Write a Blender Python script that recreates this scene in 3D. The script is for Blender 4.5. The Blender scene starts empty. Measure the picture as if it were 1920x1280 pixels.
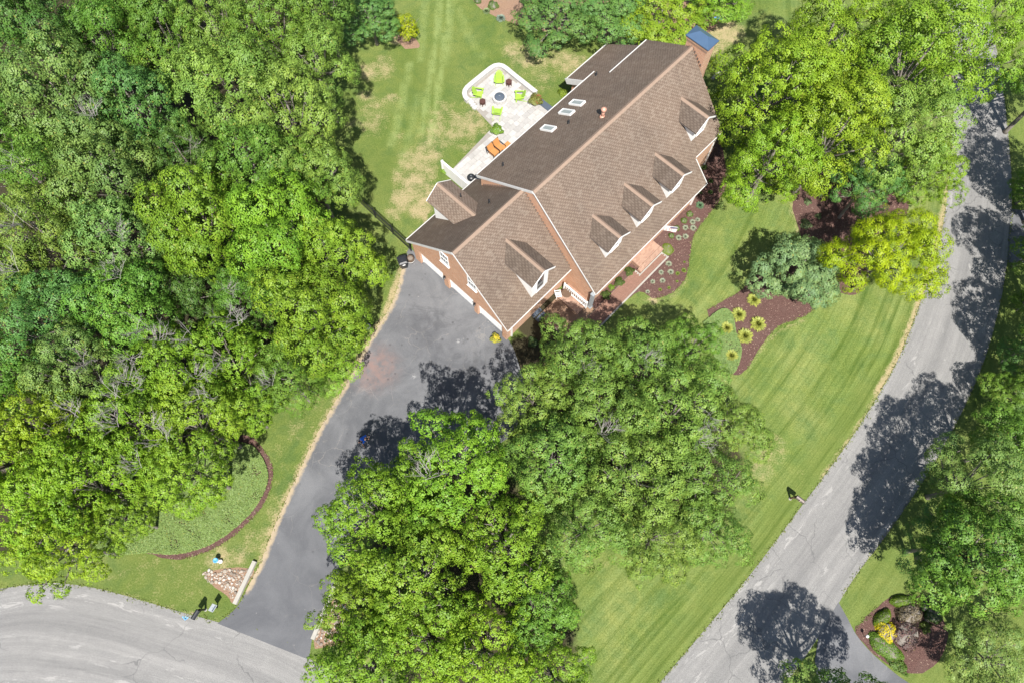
import bpy, math, random
import numpy as np
from mathutils import Vector, Matrix

R = math.radians
# ------------------------------------------------------------------ camera, world, sun, exposure
CAM_H, TILT, FPX, ROLL = 49.677, R(20.409), 1311.887, R(0.284)
scene = bpy.context.scene
col = scene.collection
fw = np.array([0, math.sin(TILT), -math.cos(TILT)])
up0 = np.array([0, math.cos(TILT), math.sin(TILT)])
rt0 = np.array([1.0, 0, 0])
cR, sR = math.cos(ROLL), math.sin(ROLL)
camX = rt0 * cR + up0 * sR
camY = up0 * cR - rt0 * sR
CAM = np.array([0, 0, CAM_H])
cd = bpy.data.cameras.new('camera')
cam = bpy.data.objects.new('camera', cd)
col.objects.link(cam)
cam.matrix_world = Matrix(((camX[0], camY[0], -fw[0], 0), (camX[1], camY[1], -fw[1], 0), (camX[2], camY[2], -fw[2], CAM_H), (0, 0, 0, 1)))
cd.sensor_width = 36.0
cd.lens = FPX / 1920 * 36
cd.clip_end = 5000
scene.camera = cam

SUN_EL, SUN_AZ = R(57), R(172)            # azimuth from +Y clockwise, where the sun stands
sdir = Vector((math.sin(SUN_AZ) * math.cos(SUN_EL), math.cos(SUN_AZ) * math.cos(SUN_EL), math.sin(SUN_EL)))
world = bpy.data.worlds.new('World')
scene.world = world
world.use_nodes = True
wn = world.node_tree
sky = wn.nodes.new('ShaderNodeTexSky')
sky.sky_type = 'NISHITA'
sky.sun_disc = False
sky.sun_elevation = SUN_EL
sky.sun_rotation = SUN_AZ
bg = wn.nodes['Background']
bg.inputs['Strength'].default_value = 0.072
wn.links.new(sky.outputs[0], bg.inputs['Color'])
sl = bpy.data.lights.new('sun', 'SUN')
sl.energy = 4.9
sl.angle = R(0.53)
sl.color = (1.0, 0.955, 0.89)
so = bpy.data.objects.new('sun', sl)
so.rotation_euler = (-sdir).to_track_quat('-Z', 'Y').to_euler()
so.location = (0, 0, 80)
col.objects.link(so)
scene.view_settings.view_transform = 'Standard'
scene.view_settings.look = 'None'
scene.view_settings.gamma = 1
scene.view_settings.use_curve_mapping = False
scene.view_settings.exposure = 0.86
scene.cycles.max_bounces = 6
scene.cycles.diffuse_bounces = 2
scene.cycles.transmission_bounces = 2

# ------------------------------------------------------------------ pixel and house coordinates
def ray(px, py):
    return fw + camX * ((px - 960) / FPX) - camY * ((py - 640) / FPX)
def W(px, py, z=0.0):
    d = ray(px, py)
    k = (z - CAM_H) / d[2]
    p = CAM + d * k
    return (float(p[0]), float(p[1]), float(z))
def depth(p):
    return float((np.array(p) - CAM) @ fw)
AZ = R(46.563); OX, OY = -7.611, 25.402
cA, sA = math.cos(AZ), math.sin(AZ)
def HW(u, v, z=0.0):                         # house plan (u along the ridge, v towards the front) to world
    return (OX + u * cA + v * sA, OY + u * sA - v * cA, z)
def h(u, v, z): return (u, -v, z)            # house plan to the house's own axes

# ------------------------------------------------------------------ material helpers
class NT:
    def __init__(s, name):
        s.m = bpy.data.materials.new(name); s.m.use_nodes = True
        s.t = s.m.node_tree; s.b = s.t.nodes['Principled BSDF']; s.out = s.t.nodes['Material Output']
    def n(s, typ, **kw):
        x = s.t.nodes.new(typ)
        for k, v in kw.items(): setattr(x, k, v)
        return x
    def put(s, sock, v):
        if hasattr(v, 'is_output') or isinstance(v, bpy.types.NodeSocket): s.t.links.new(v, sock)
        else: sock.default_value = v if not (isinstance(v, tuple) and len(v) == 3 and sock.type == 'RGBA') else (*v, 1)
    def noise(s, vec, scale, detail=3, rough=.55, dist=0, out=0):
        x = s.n('ShaderNodeTexNoise'); s.t.links.new(vec, x.inputs['Vector'])
        x.inputs['Scale'].default_value = scale; x.inputs['Detail'].default_value = detail
        x.inputs['Roughness'].default_value = rough; x.inputs['Distortion'].default_value = dist
        return x.outputs[out]
    def ramp(s, fac, a, b, smooth=True):
        x = s.n('ShaderNodeMapRange', interpolation_type='SMOOTHSTEP' if smooth else 'LINEAR')
        s.put(x.inputs['Value'], fac); x.inputs['From Min'].default_value = a; x.inputs['From Max'].default_value = b
        return x.outputs[0]
    def math(s, op, a, b=0.0, c=0.0):
        x = s.n('ShaderNodeMath', operation=op); s.put(x.inputs[0], a); s.put(x.inputs[1], b); s.put(x.inputs[2], c)
        return x.outputs[0]
    def mix(s, fac, a, b, mode='MIX'):
        x = s.n('ShaderNodeMix', data_type='RGBA', blend_type=mode)
        s.put(x.inputs[0], fac); s.put(x.inputs[6], a); s.put(x.inputs[7], b)
        return x.outputs[2]
    def attr(s, name):
        return s.n('ShaderNodeAttribute', attribute_name=name).outputs['Fac']
    def pos(s):
        return s.n('ShaderNodeNewGeometry').outputs['Position']
    def obj(s):
        return s.n('ShaderNodeTexCoord').outputs['Object']
    def uv(s):
        return s.n('ShaderNodeTexCoord').outputs['UV']
    def scale(s, vec, xyz, loc=(0, 0, 0), rot=(0, 0, 0)):
        x = s.n('ShaderNodeMapping'); s.t.links.new(vec, x.inputs['Vector'])
        x.inputs['Scale'].default_value = xyz; x.inputs['Location'].default_value = loc; x.inputs['Rotation'].default_value = rot
        return x.outputs[0]
    def bump(s, hgt, strength=.3, dist=.05):
        x = s.n('ShaderNodeBump'); x.inputs['Strength'].default_value = strength; x.inputs['Distance'].default_value = dist
        s.t.links.new(hgt, x.inputs['Height']); s.t.links.new(x.outputs[0], s.b.inputs['Normal'])
    def done(s, color, rough=.8, spec=.3, metal=0):
        s.put(s.b.inputs['Base Color'], color); s.put(s.b.inputs['Roughness'], rough)
        s.b.inputs['Specular IOR Level'].default_value = spec; s.b.inputs['Metallic'].default_value = metal
        return s.m

def plain(name, c, rough=.6, spec=.3, metal=0, vary=.12, scale=6.0):
    t = NT(name)
    f = t.noise(t.obj(), scale, 4)
    return t.done(t.mix(f, tuple(x * (1 - vary) for x in c), tuple(min(1, x * (1 + vary)) for x in c)), rough, spec, metal)

def blob(t, P, c, r0, r1):                  # 1 inside r0, 0 beyond r1 around a place on the ground
    x = t.n('ShaderNodeVectorMath', operation='DISTANCE'); t.t.links.new(P, x.inputs[0]); x.inputs[1].default_value = (c[0], c[1], 0)
    return t.ramp(x.outputs['Value'], r1, r0)

AZ0 = R(46.563)
M = {}
def mats():
    # --- leaf: colour from the object's own colour, each leaf varied
    t = NT('leaf')
    oc = t.n('ShaderNodeObjectInfo')
    v = t.attr('var')
    c1 = t.mix(1.0, oc.outputs['Color'], (.84, .88, .90), 'MULTIPLY')
    c2 = t.mix(1.0, oc.outputs['Color'], (1.30, 1.16, 1.0), 'MULTIPLY')
    c = t.mix(v, c1, c2)
    odd = t.ramp(t.attr('odd'), .97, .985)
    c = t.mix(t.math('MULTIPLY', odd, .6), c, (.34, .30, .06))
    t.done(c, .5, .3)
    tr = t.n('ShaderNodeBsdfTranslucent')
    t.t.links.new(t.mix(1.0, c, (1.15, 1.15, .45), 'MULTIPLY'), tr.inputs['Color'])
    ms = t.n('ShaderNodeMixShader'); ms.inputs[0].default_value = .20
    t.t.links.new(t.b.outputs[0], ms.inputs[1]); t.t.links.new(tr.outputs[0], ms.inputs[2])
    t.t.links.new(ms.outputs[0], t.out.inputs['Surface'])
    M['leaf'] = t.m
    # --- bark, twigs
    t = NT('bark'); n = t.noise(t.scale(t.obj(), (6, 6, 1.2)), 3, 5)
    t.bump(n, .6, .04); M['bark'] = t.done(t.mix(n, (.10, .085, .07), (.30, .27, .24)), .9, .2)
    M['twig'] = plain('dead_twig', (.27, .25, .235), .85, .2, 0, .25, 8)
    # --- lawn
    t = NT('lawn'); P = t.pos()
    big = t.noise(P, .22, 4, .55, .4); med = t.noise(P, 1.3, 4, .6); fine = t.noise(P, 9, 3, .7); vf = t.noise(P, 26, 2, .7)
    lush, dry, wood, mow, strp, ed = (t.attr(k) for k in ('lush', 'dry', 'wood', 'mow', 'stripe', 'sdist'))
    g = t.mix(t.ramp(big, .35, .68), (.120, .176, .042), (.168, .214, .064))
    g = t.mix(t.math('MULTIPLY', t.ramp(t.noise(P, .55, 5, .65, .8), .45, .72), .7), g, (.088, .150, .045))
    g = t.mix(t.ramp(med, .35, .7), g, t.mix(1.0, g, (1.22, 1.12, 1.1), 'MULTIPLY'))
    g = t.mix(t.ramp(fine, .35, .66), t.mix(1.0, g, (.66, .72, .60), 'MULTIPLY'), g)
    g = t.mix(t.ramp(vf, .42, .7), g, t.mix(1.0, g, (1.30, 1.22, 1.22), 'MULTIPLY'))
    gr = t.noise(P, 48, 2, .8)
    g = t.mix(t.ramp(gr, .38, .62), t.mix(1.0, g, (.80, .83, .78), 'MULTIPLY'), t.mix(1.0, g, (1.14, 1.10, 1.14), 'MULTIPLY'))
    g = t.mix(t.math('MULTIPLY', lush, .75), g, t.mix(fine, (.085, .125, .024), (.140, .182, .042)))
    # mower lines that follow the road
    cx = t.n('ShaderNodeCombineXYZ'); t.put(cx.inputs[0], ed); t.put(cx.inputs[1], t.math('MULTIPLY', t.noise(P, .08, 2), 1.2))
    ml = t.noise(cx.outputs[0], 1.9, 6, .75)
    g = t.mix(t.math('MULTIPLY', mow, t.ramp(ml, .38, .66)), g, t.mix(1.0, g, (1.42, 1.36, 1.55), 'MULTIPLY'))
    g = t.mix(t.math('MULTIPLY', mow, t.ramp(ml, .50, .34)), g, t.mix(1.0, g, (.72, .80, .66), 'MULTIPLY'))
    g = t.mix(t.math('MULTIPLY', t.math('MULTIPLY', strp, .75), t.ramp(t.math('ADD', t.math('MULTIPLY', t.noise(P, 1.2, 3), .5), t.math('MULTIPLY', fine, .5)), .30, .62)), g, t.mix(vf, (.24, .31, .10), (.34, .40, .16)))
    dn = t.math('ADD', dry, t.math('MULTIPLY', t.math('SUBTRACT', t.math('ADD', t.math('MULTIPLY', med, .5), t.math('MULTIPLY', fine, .5)), .5), 2.2))
    dryc = t.mix(fine, (.33, .255, .135), (.47, .39, .235))
    g = t.mix(t.math('MULTIPLY', t.ramp(dn, .30, .98), .92), g, dryc)
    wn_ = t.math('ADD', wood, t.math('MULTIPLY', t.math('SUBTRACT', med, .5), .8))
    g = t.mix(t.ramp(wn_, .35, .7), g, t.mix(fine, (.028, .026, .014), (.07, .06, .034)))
    hg = t.math('ADD', t.math('MULTIPLY', fine, .6), vf)
    t.bump(hg, .9, .06)
    M['lawn'] = t.done(g, .9, .12)
    # --- mulch and bare soil
    def mulch(name, a, b, cc):
        t = NT(name); P = t.pos(); f = t.noise(P, 14, 4, .75); v = t.n('ShaderNodeTexVoronoi'); t.t.links.new(P, v.inputs['Vector']); v.inputs['Scale'].default_value = 16
        c = t.mix(t.ramp(f, .3, .7), a, b); c = t.mix(t.math('MULTIPLY', t.ramp(t.noise(P, .6, 3), .45, .75), .6), c, cc)
        sp = t.n('ShaderNodeSeparateColor'); t.t.links.new(v.outputs['Color'], sp.inputs[0])
        c = t.mix(t.ramp(sp.outputs[0], .95, .985), c, (.27, .19, .15))
        t.bump(f, .9, .08); return t.done(c, .95, .1)
    M['mulch'] = mulch('mulch', (.072, .039, .034), (.158, .092, .079), (.140, .090, .078))
    M['soil'] = mulch('bare_soil', (.20, .125, .085), (.34, .225, .155), (.29, .19, .12))
    # --- asphalt drive
    t = NT('drive_asphalt'); P = t.pos()
    big = t.noise(P, .28, 5, .6, .6); fine = t.noise(P, 22, 3, .8); med = t.noise(P, 1.6, 5, .65)
    c = t.mix(t.ramp(big, .33, .68), (.086, .089, .097), (.138, .141, .149))
    c = t.mix(t.math('MULTIPLY', t.ramp(fine, .35, .7), .55), c, t.mix(1.0, c, (1.5, 1.48, 1.45), 'MULTIPLY'))
    c = t.mix(t.math('MULTIPLY', t.ramp(med, .58, .82), .40), c, (.225, .21, .185))
    vo = t.n('ShaderNodeTexVoronoi', feature='DISTANCE_TO_EDGE'); vo.inputs['Scale'].default_value = .42
    wv = t.n('ShaderNodeVectorMath', operation='ADD'); t.t.links.new(P, wv.inputs[0])
    nz = t.n('ShaderNodeTexNoise'); t.t.links.new(P, nz.inputs['Vector']); nz.inputs['Scale'].default_value = .9; nz.inputs['Detail'].default_value = 5
    sc_ = t.n('ShaderNodeVectorMath', operation='SCALE'); t.t.links.new(nz.outputs['Color'], sc_.inputs[0]); sc_.inputs['Scale'].default_value = 1.1
    t.t.links.new(sc_.outputs[0], wv.inputs[1]); t.t.links.new(wv.outputs[0], vo.inputs['Vector'])
    crack = t.math('MULTIPLY', t.ramp(vo.outputs[0], .009, .002), t.ramp(t.noise(P, .35, 2), .44, .58))
    c = t.mix(t.math('MULTIPLY', crack, .32), c, (.27, .25, .225))
    red = t.math('MULTIPLY', blob(t, P, W(702, 690), .4, 2.6), t.ramp(med, .25, .7))
    c = t.mix(t.math('MULTIPLY', red, .75), c, (.235, .15, .13))
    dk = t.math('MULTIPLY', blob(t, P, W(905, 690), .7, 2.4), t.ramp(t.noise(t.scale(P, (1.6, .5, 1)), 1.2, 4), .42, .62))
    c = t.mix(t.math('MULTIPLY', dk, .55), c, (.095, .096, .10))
    for q in ((814, 687), (860, 640), (775, 705)):
        c = t.mix(t.math('MULTIPLY', t.math('MULTIPLY', blob(t, P, W(*q), .02, .30), t.ramp(t.noise(P, 4.5, 4), .50, .56)), .7), c, (.34, .34, .34))
    v2 = t.n('ShaderNodeTexVoronoi'); t.t.links.new(P, v2.inputs['Vector']); v2.inputs['Scale'].default_value = 2.2
    s2 = t.n('ShaderNodeSeparateColor'); t.t.links.new(v2.outputs['Color'], s2.inputs[0])
    c = t.mix(t.math('MULTIPLY', t.math('MULTIPLY', t.ramp(s2.outputs[0], .90, .92), t.ramp(v2.outputs['Distance'], .12, .05)), .6), c, (.30, .29, .27))
    c = t.mix(t.math('MULTIPLY', t.math('MULTIPLY', t.ramp(s2.outputs[1], .93, .95), t.ramp(v2.outputs['Distance'], .30, .10)), .5), c, (.04, .04, .045))
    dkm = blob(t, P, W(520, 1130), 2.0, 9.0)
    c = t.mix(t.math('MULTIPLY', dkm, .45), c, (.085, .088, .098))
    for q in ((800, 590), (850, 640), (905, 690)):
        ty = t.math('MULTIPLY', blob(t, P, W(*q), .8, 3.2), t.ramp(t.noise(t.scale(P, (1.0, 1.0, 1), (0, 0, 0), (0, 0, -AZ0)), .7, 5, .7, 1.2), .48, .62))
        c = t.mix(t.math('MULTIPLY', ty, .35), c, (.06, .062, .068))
    edge = t.attr('edge')
    en = t.math('ADD', edge, t.math('MULTIPLY', t.math('SUBTRACT', t.noise(P, 2.2, 4, .7), .5), .9))
    c = t.mix(t.math('MULTIPLY', t.ramp(en, .45, 1.0), .8), c, (.40, .315, .20))
    t.bump(fine, .35, .02)
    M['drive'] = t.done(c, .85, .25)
    # --- old road: u along, v across (metres)
    t = NT('road_asphalt'); P = t.pos(); U = t.uv()
    fine = t.noise(P, 20, 3, .8); st = t.noise(t.scale(U, (.05, 1.0, 1)), 1.0, 7, .72, .5); st2 = t.noise(t.scale(U, (.16, 2.6, 1)), 1.0, 5, .65, .4)
    c = t.mix(t.ramp(st, .34, .66), (.212, .209, .204), (.252, .247, .240))
    c = t.mix(t.math('MULTIPLY', t.ramp(fine, .36, .64), .9), t.mix(1.0, c, (.80, .80, .80), 'MULTIPLY'), t.mix(1.0, c, (1.18, 1.18, 1.17), 'MULTIPLY'))
    c = t.mix(t.math('MULTIPLY', t.ramp(st2, .56, .70), .45), c, t.mix(1.0, c, (.74, .745, .755), 'MULTIPLY'))
    st3 = t.noise(t.scale(U, (.12, 4.0, 1)), 1.0, 6, .75, .5)
    c = t.mix(t.ramp(st3, .3, .7), t.mix(1.0, c, (.90, .90, .905), 'MULTIPLY'), t.mix(1.0, c, (1.05, 1.05, 1.05), 'MULTIPLY'))
    mo = t.noise(P, 1.1, 6, .75, .3)
    c = t.mix(t.ramp(mo, .30, .72), t.mix(1.0, c, (.93, .93, .935), 'MULTIPLY'), t.mix(1.0, c, (1.04, 1.04, 1.035), 'MULTIPLY'))
    sv = t.n('ShaderNodeSeparateXYZ'); t.t.links.new(U, sv.inputs[0]); vv = t.math('ADD', sv.outputs[1], t.math('MULTIPLY', t.math('SUBTRACT', t.noise(t.scale(U, (.06, .4, 1)), 1.0, 4), .5), 1.0))
    for b0, bw, k in ((2.4, .75, .24), (4.7, .55, .15), (6.2, .35, .10)):
        bd = t.ramp(t.math('ABSOLUTE', t.math('SUBTRACT', vv, b0)), bw, bw * .25)
        c = t.mix(t.math('MULTIPLY', bd, k * 1.6), c, t.mix(1.0, c, (.66, .665, .68), 'MULTIPLY'))
    pk = t.math('MULTIPLY', t.ramp(t.noise(t.scale(U, (.5, 2.0, 1)), 1.0, 6, .7, .6), .585, .60), t.ramp(t.noise(t.scale(U, (.05, .6, 1), (3, 7, 0)), 1.0, 2), .50, .58))
    c = t.mix(t.math('MULTIPLY', pk, .50), c, (.37, .36, .345))
    vo = t.n('ShaderNodeTexVoronoi', feature='DISTANCE_TO_EDGE'); vo.inputs['Scale'].default_value = .33
    wv = t.n('ShaderNodeVectorMath', operation='ADD'); t.t.links.new(P, wv.inputs[0])
    nz = t.n('ShaderNodeTexNoise'); t.t.links.new(P, nz.inputs['Vector']); nz.inputs['Scale'].default_value = 1.1; nz.inputs['Detail'].default_value = 6
    sc_ = t.n('ShaderNodeVectorMath', operation='SCALE'); t.t.links.new(nz.outputs['Color'], sc_.inputs[0]); sc_.inputs['Scale'].default_value = .9
    t.t.links.new(sc_.outputs[0], wv.inputs[1]); t.t.links.new(wv.outputs[0], vo.inputs['Vector'])
    crack = t.math('MULTIPLY', t.ramp(vo.outputs[0], .012, .003), t.ramp(t.noise(P, .2, 2), .46, .56))
    c = t.mix(t.math('MULTIPLY', crack, .6), c, (.10, .10, .10))
    t.bump(t.math('ADD', fine, t.math('MULTIPLY', pk, -.4)), .35, .025)
    M['road'] = t.done(c, .88, .2)
    # --- roof shingles (uv in metres), brick
    def shingle(name, a, b, mo, w=.30, hgt=.145):
        t = NT(name); U = t.uv()
        def br(off, bias):
            x = t.n('ShaderNodeTexBrick', offset=.37, offset_frequency=2, squash=1)
            t.t.links.new(t.scale(U, (1, 1, 1), off), x.inputs['Vector'])
            x.inputs['Color1'].default_value = (0, 0, 0, 1); x.inputs['Color2'].default_value = (1, 1, 1, 1); x.inputs['Mortar'].default_value = (.5, .5, .5, 1)
            x.inputs['Scale'].default_value = 1; x.inputs['Mortar Size'].default_value = 0; x.inputs['Bias'].default_value = bias
            x.inputs['Brick Width'].default_value = w; x.inputs['Row Height'].default_value = hgt
            return x
        b1 = br((0, 0, 0), 0)
        lum = t.n('ShaderNodeRGBToBW'); t.t.links.new(b1.outputs['Color'], lum.inputs[0])
        sx = t.n('ShaderNodeSeparateXYZ'); t.t.links.new(U, sx.inputs[0])
        rowi = t.math('FLOOR', t.math('DIVIDE', sx.outputs[1], hgt))
        wob = t.math('MULTIPLY', t.noise(t.scale(U, (.9, 3.1, 1)), 1.0, 2), .30)
        ph = t.math('FRACT', t.math('ADD', t.math('ADD', t.math('DIVIDE', sx.outputs[0], w * 1.12), t.math('MULTIPLY', rowi, .43)), wob))
        tab = t.math('ADD', t.math('MULTIPLY', t.ramp(ph, .50, .56), .75), t.math('MULTIPLY', lum.outputs[0], .25))
        f = t.noise(t.pos(), 30, 2, .8); wz = t.noise(t.pos(), .35, 4, .6)
        c = t.mix(tab, a, b)
        c = t.mix(t.math('MULTIPLY', t.ramp(lum.outputs[0], .80, .9), .5), c, mo)
        c = t.mix(t.math('MULTIPLY', f, .6), t.mix(1.0, c, (.78, .78, .78), 'MULTIPLY'), t.mix(1.0, c, (1.2, 1.2, 1.2), 'MULTIPLY'))
        c = t.mix(t.ramp(wz, .3, .75), c, t.mix(1.0, c, (.84, .86, .88), 'MULTIPLY'))
        run = t.noise(t.scale(U, (2.6, .22, 1)), 1.0, 5, .7)
        c = t.mix(t.ramp(run, .42, .74), c, t.mix(1.0, c, (.84, .83, .82), 'MULTIPLY'))
        fr = t.math('FRACT', t.math('DIVIDE', sx.outputs[1], hgt))
        c = t.mix(t.ramp(fr, .80, .98), c, t.mix(1.0, c, (.62, .60, .58), 'MULTIPLY'))
        t.bump(t.math('ADD', t.math('SUBTRACT', 1.0, fr), t.math('MULTIPLY', lum.outputs[0], .5)), .6, .02)
        return t.done(c, .93, .15)
    M['shingle'] = shingle('roof_shingle', (.168, .122, .094), (.246, .190, .149), (.27, .217, .172), .28, .135)
    M['shingle_brown'] = shingle('dormer_shingle', (.118, .090, .071), (.165, .129, .102), (.19, .152, .122), .30, .15)
    M['ridge'] = plain('ridge_shingle', (.27, .197, .15), .93, .15, 0, .15, 5)
    def brick(name, a, b, mo, w=.215, hgt=.075, ms=.010):
        t = NT(name); U = t.uv(); x = t.n('ShaderNodeTexBrick', offset=.5)
        t.t.links.new(U, x.inputs['Vector']); x.inputs['Color1'].default_value = (*a, 1); x.inputs['Color2'].default_value = (*b, 1); x.inputs['Mortar'].default_value = (*mo, 1)
        x.inputs['Scale'].default_value = 1; x.inputs['Mortar Size'].default_value = ms; x.inputs['Brick Width'].default_value = w; x.inputs['Row Height'].default_value = hgt
        c = t.mix(t.noise(t.pos(), 1.2, 4), t.mix(1.0, x.outputs[0], (.86, .86, .86), 'MULTIPLY'), t.mix(1.0, x.outputs[0], (1.12, 1.1, 1.1), 'MULTIPLY'))
        t.bump(t.math('SUBTRACT', 1.0, x.outputs['Fac']), .5, .01)
        return t.done(c, .9, .15)
    M['brick'] = brick('brick', (.43, .205, .115), (.54, .295, .175), (.54, .46, .38))
    M['walkbrick'] = plain('paving_brick', (.235, .135, .102), .9, .15, 0, .35, 7)
    # --- plain things
    M['white'] = plain('white_paint', (.80, .80, .79), .5, .35, 0, .04); M['trim'] = plain('weathered_white_trim', (.56, .555, .54), .6, .3, 0, .18, 4)
    M['offwhite'] = plain('white_vinyl', (.74, .735, .72), .5, .3, 0, .05)
    M['stone'] = plain('pale_stone', (.47, .46, .445), .85, .2, 0, .16, 3)
    t = NT('patio_paver'); oi = t.n('ShaderNodeObjectInfo'); f = t.noise(t.pos(), 5, 5, .7); f2 = t.noise(t.pos(), .7, 3)
    pc = t.mix(oi.outputs['Random'], (.355, .345, .335), (.475, .46, .44)); pc = t.mix(t.ramp(f, .3, .7), t.mix(1.0, pc, (.86, .86, .85), 'MULTIPLY'), pc)
    M['paver'] = t.done(t.mix(t.math('MULTIPLY', t.ramp(f2, .5, .75), .35), pc, (.30, .285, .255)), .85, .2)
    M['joint'] = plain('joint_sand', (.27, .25, .225), .95, .1, 0, .2, 4)
    M['concrete'] = plain('concrete', (.35, .335, .30), .9, .2, 0, .16, 2.5)
    t = NT('pale_rock'); oi = t.n('ShaderNodeObjectInfo'); f = t.noise(t.obj(), 2.5, 4)
    rc_ = t.mix(t.ramp(oi.outputs['Random'], .2, .5), (.24, .20, .165), (.40, .35, .29)); rc_ = t.mix(t.ramp(oi.outputs['Random'], .65, .9), rc_, (.55, .52, .48))
    M['rock'] = t.done(t.mix(f, t.mix(1.0, rc_, (.75, .75, .75), 'MULTIPLY'), rc_), .9, .2)
    M['stoopbrick'] = brick('stoop_brick', (.30, .175, .125), (.40, .26, .19), (.30, .235, .19), .215, .105)
    M['lime'] = plain('lime_paint', (.30, .48, .06), .5, .35, 0, .06)
    M['brownwood'] = plain('brown_wood', (.085, .040, .032), .6, .3, 0, .2)
    M['teak'] = plain('orange_cushion', (.44, .205, .07), .8, .2, 0, .1)
    M['black'] = plain('black_metal', (.018, .019, .021), .45, .4, 0, .1)
    M['plastic'] = plain('black_plastic', (.022, .024, .028), .38, .5, 0, .15)
    M['slate'] = plain('slate_blue_cover', (.075, .095, .125), .6, .3, 0, .1)
    M['bluemetal'] = plain('blue_metal', (.095, .165, .27), .35, .5, .5, .12, 2)
    t = NT('glass'); M['glass'] = t.done((.05, .06, .07), .08, .6)
    t = NT('skylight_glass'); M['skyglass'] = t.done((.30, .33, .35), .06, .7)
    M['bronze'] = plain('bronze_metal', (.25, .21, .19), .35, .5, .6, .1)
    M['grey'] = plain('grey_metal', (.32, .35, .37), .5, .4, .2, .1)
    M['copper'] = plain('copper_pipe', (.55, .30, .22), .5, .4, .2, .15)
    M['blue'] = plain('blue_plastic', (.10, .33, .62), .4, .4, 0, .08)
    M['shirt'] = plain('blue_cloth', (.03, .15, .70), .8, .2, 0, .1)
    M['skin'] = plain('skin', (.50, .29, .21), .6, .3, 0, .05)
    M['dark_cloth'] = plain('dark_cloth', (.03, .03, .04), .8, .2)
    M['hair'] = plain('hair', (.06, .035, .022), .6, .3)
    M['terracotta'] = plain('terracotta', (.42, .20, .12), .8, .2)
    M['paint_blue'] = plain('blue_road_paint', (.16, .38, .62), .8, .2, 0, .3, 9)
    M['planter_wood'] = plain('barrel_wood', (.10, .07, .05), .8, .2, 0, .2)
    M['flagred'] = plain('flag_red', (.66, .48, .46), .8, .2); M['flagwhite'] = plain('flag_white', (.78, .74, .72), .8, .2); M['flagblue'] = plain('flag_blue', (.13, .12, .2), .8, .2)
    M['fencewood'] = plain('weathered_wood', (.12, .08, .055), .85, .2, 0, .2)
    M['petal'] = plain('yellow_flower', (.75, .52, .03), .7, .2)
mats()

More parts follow.
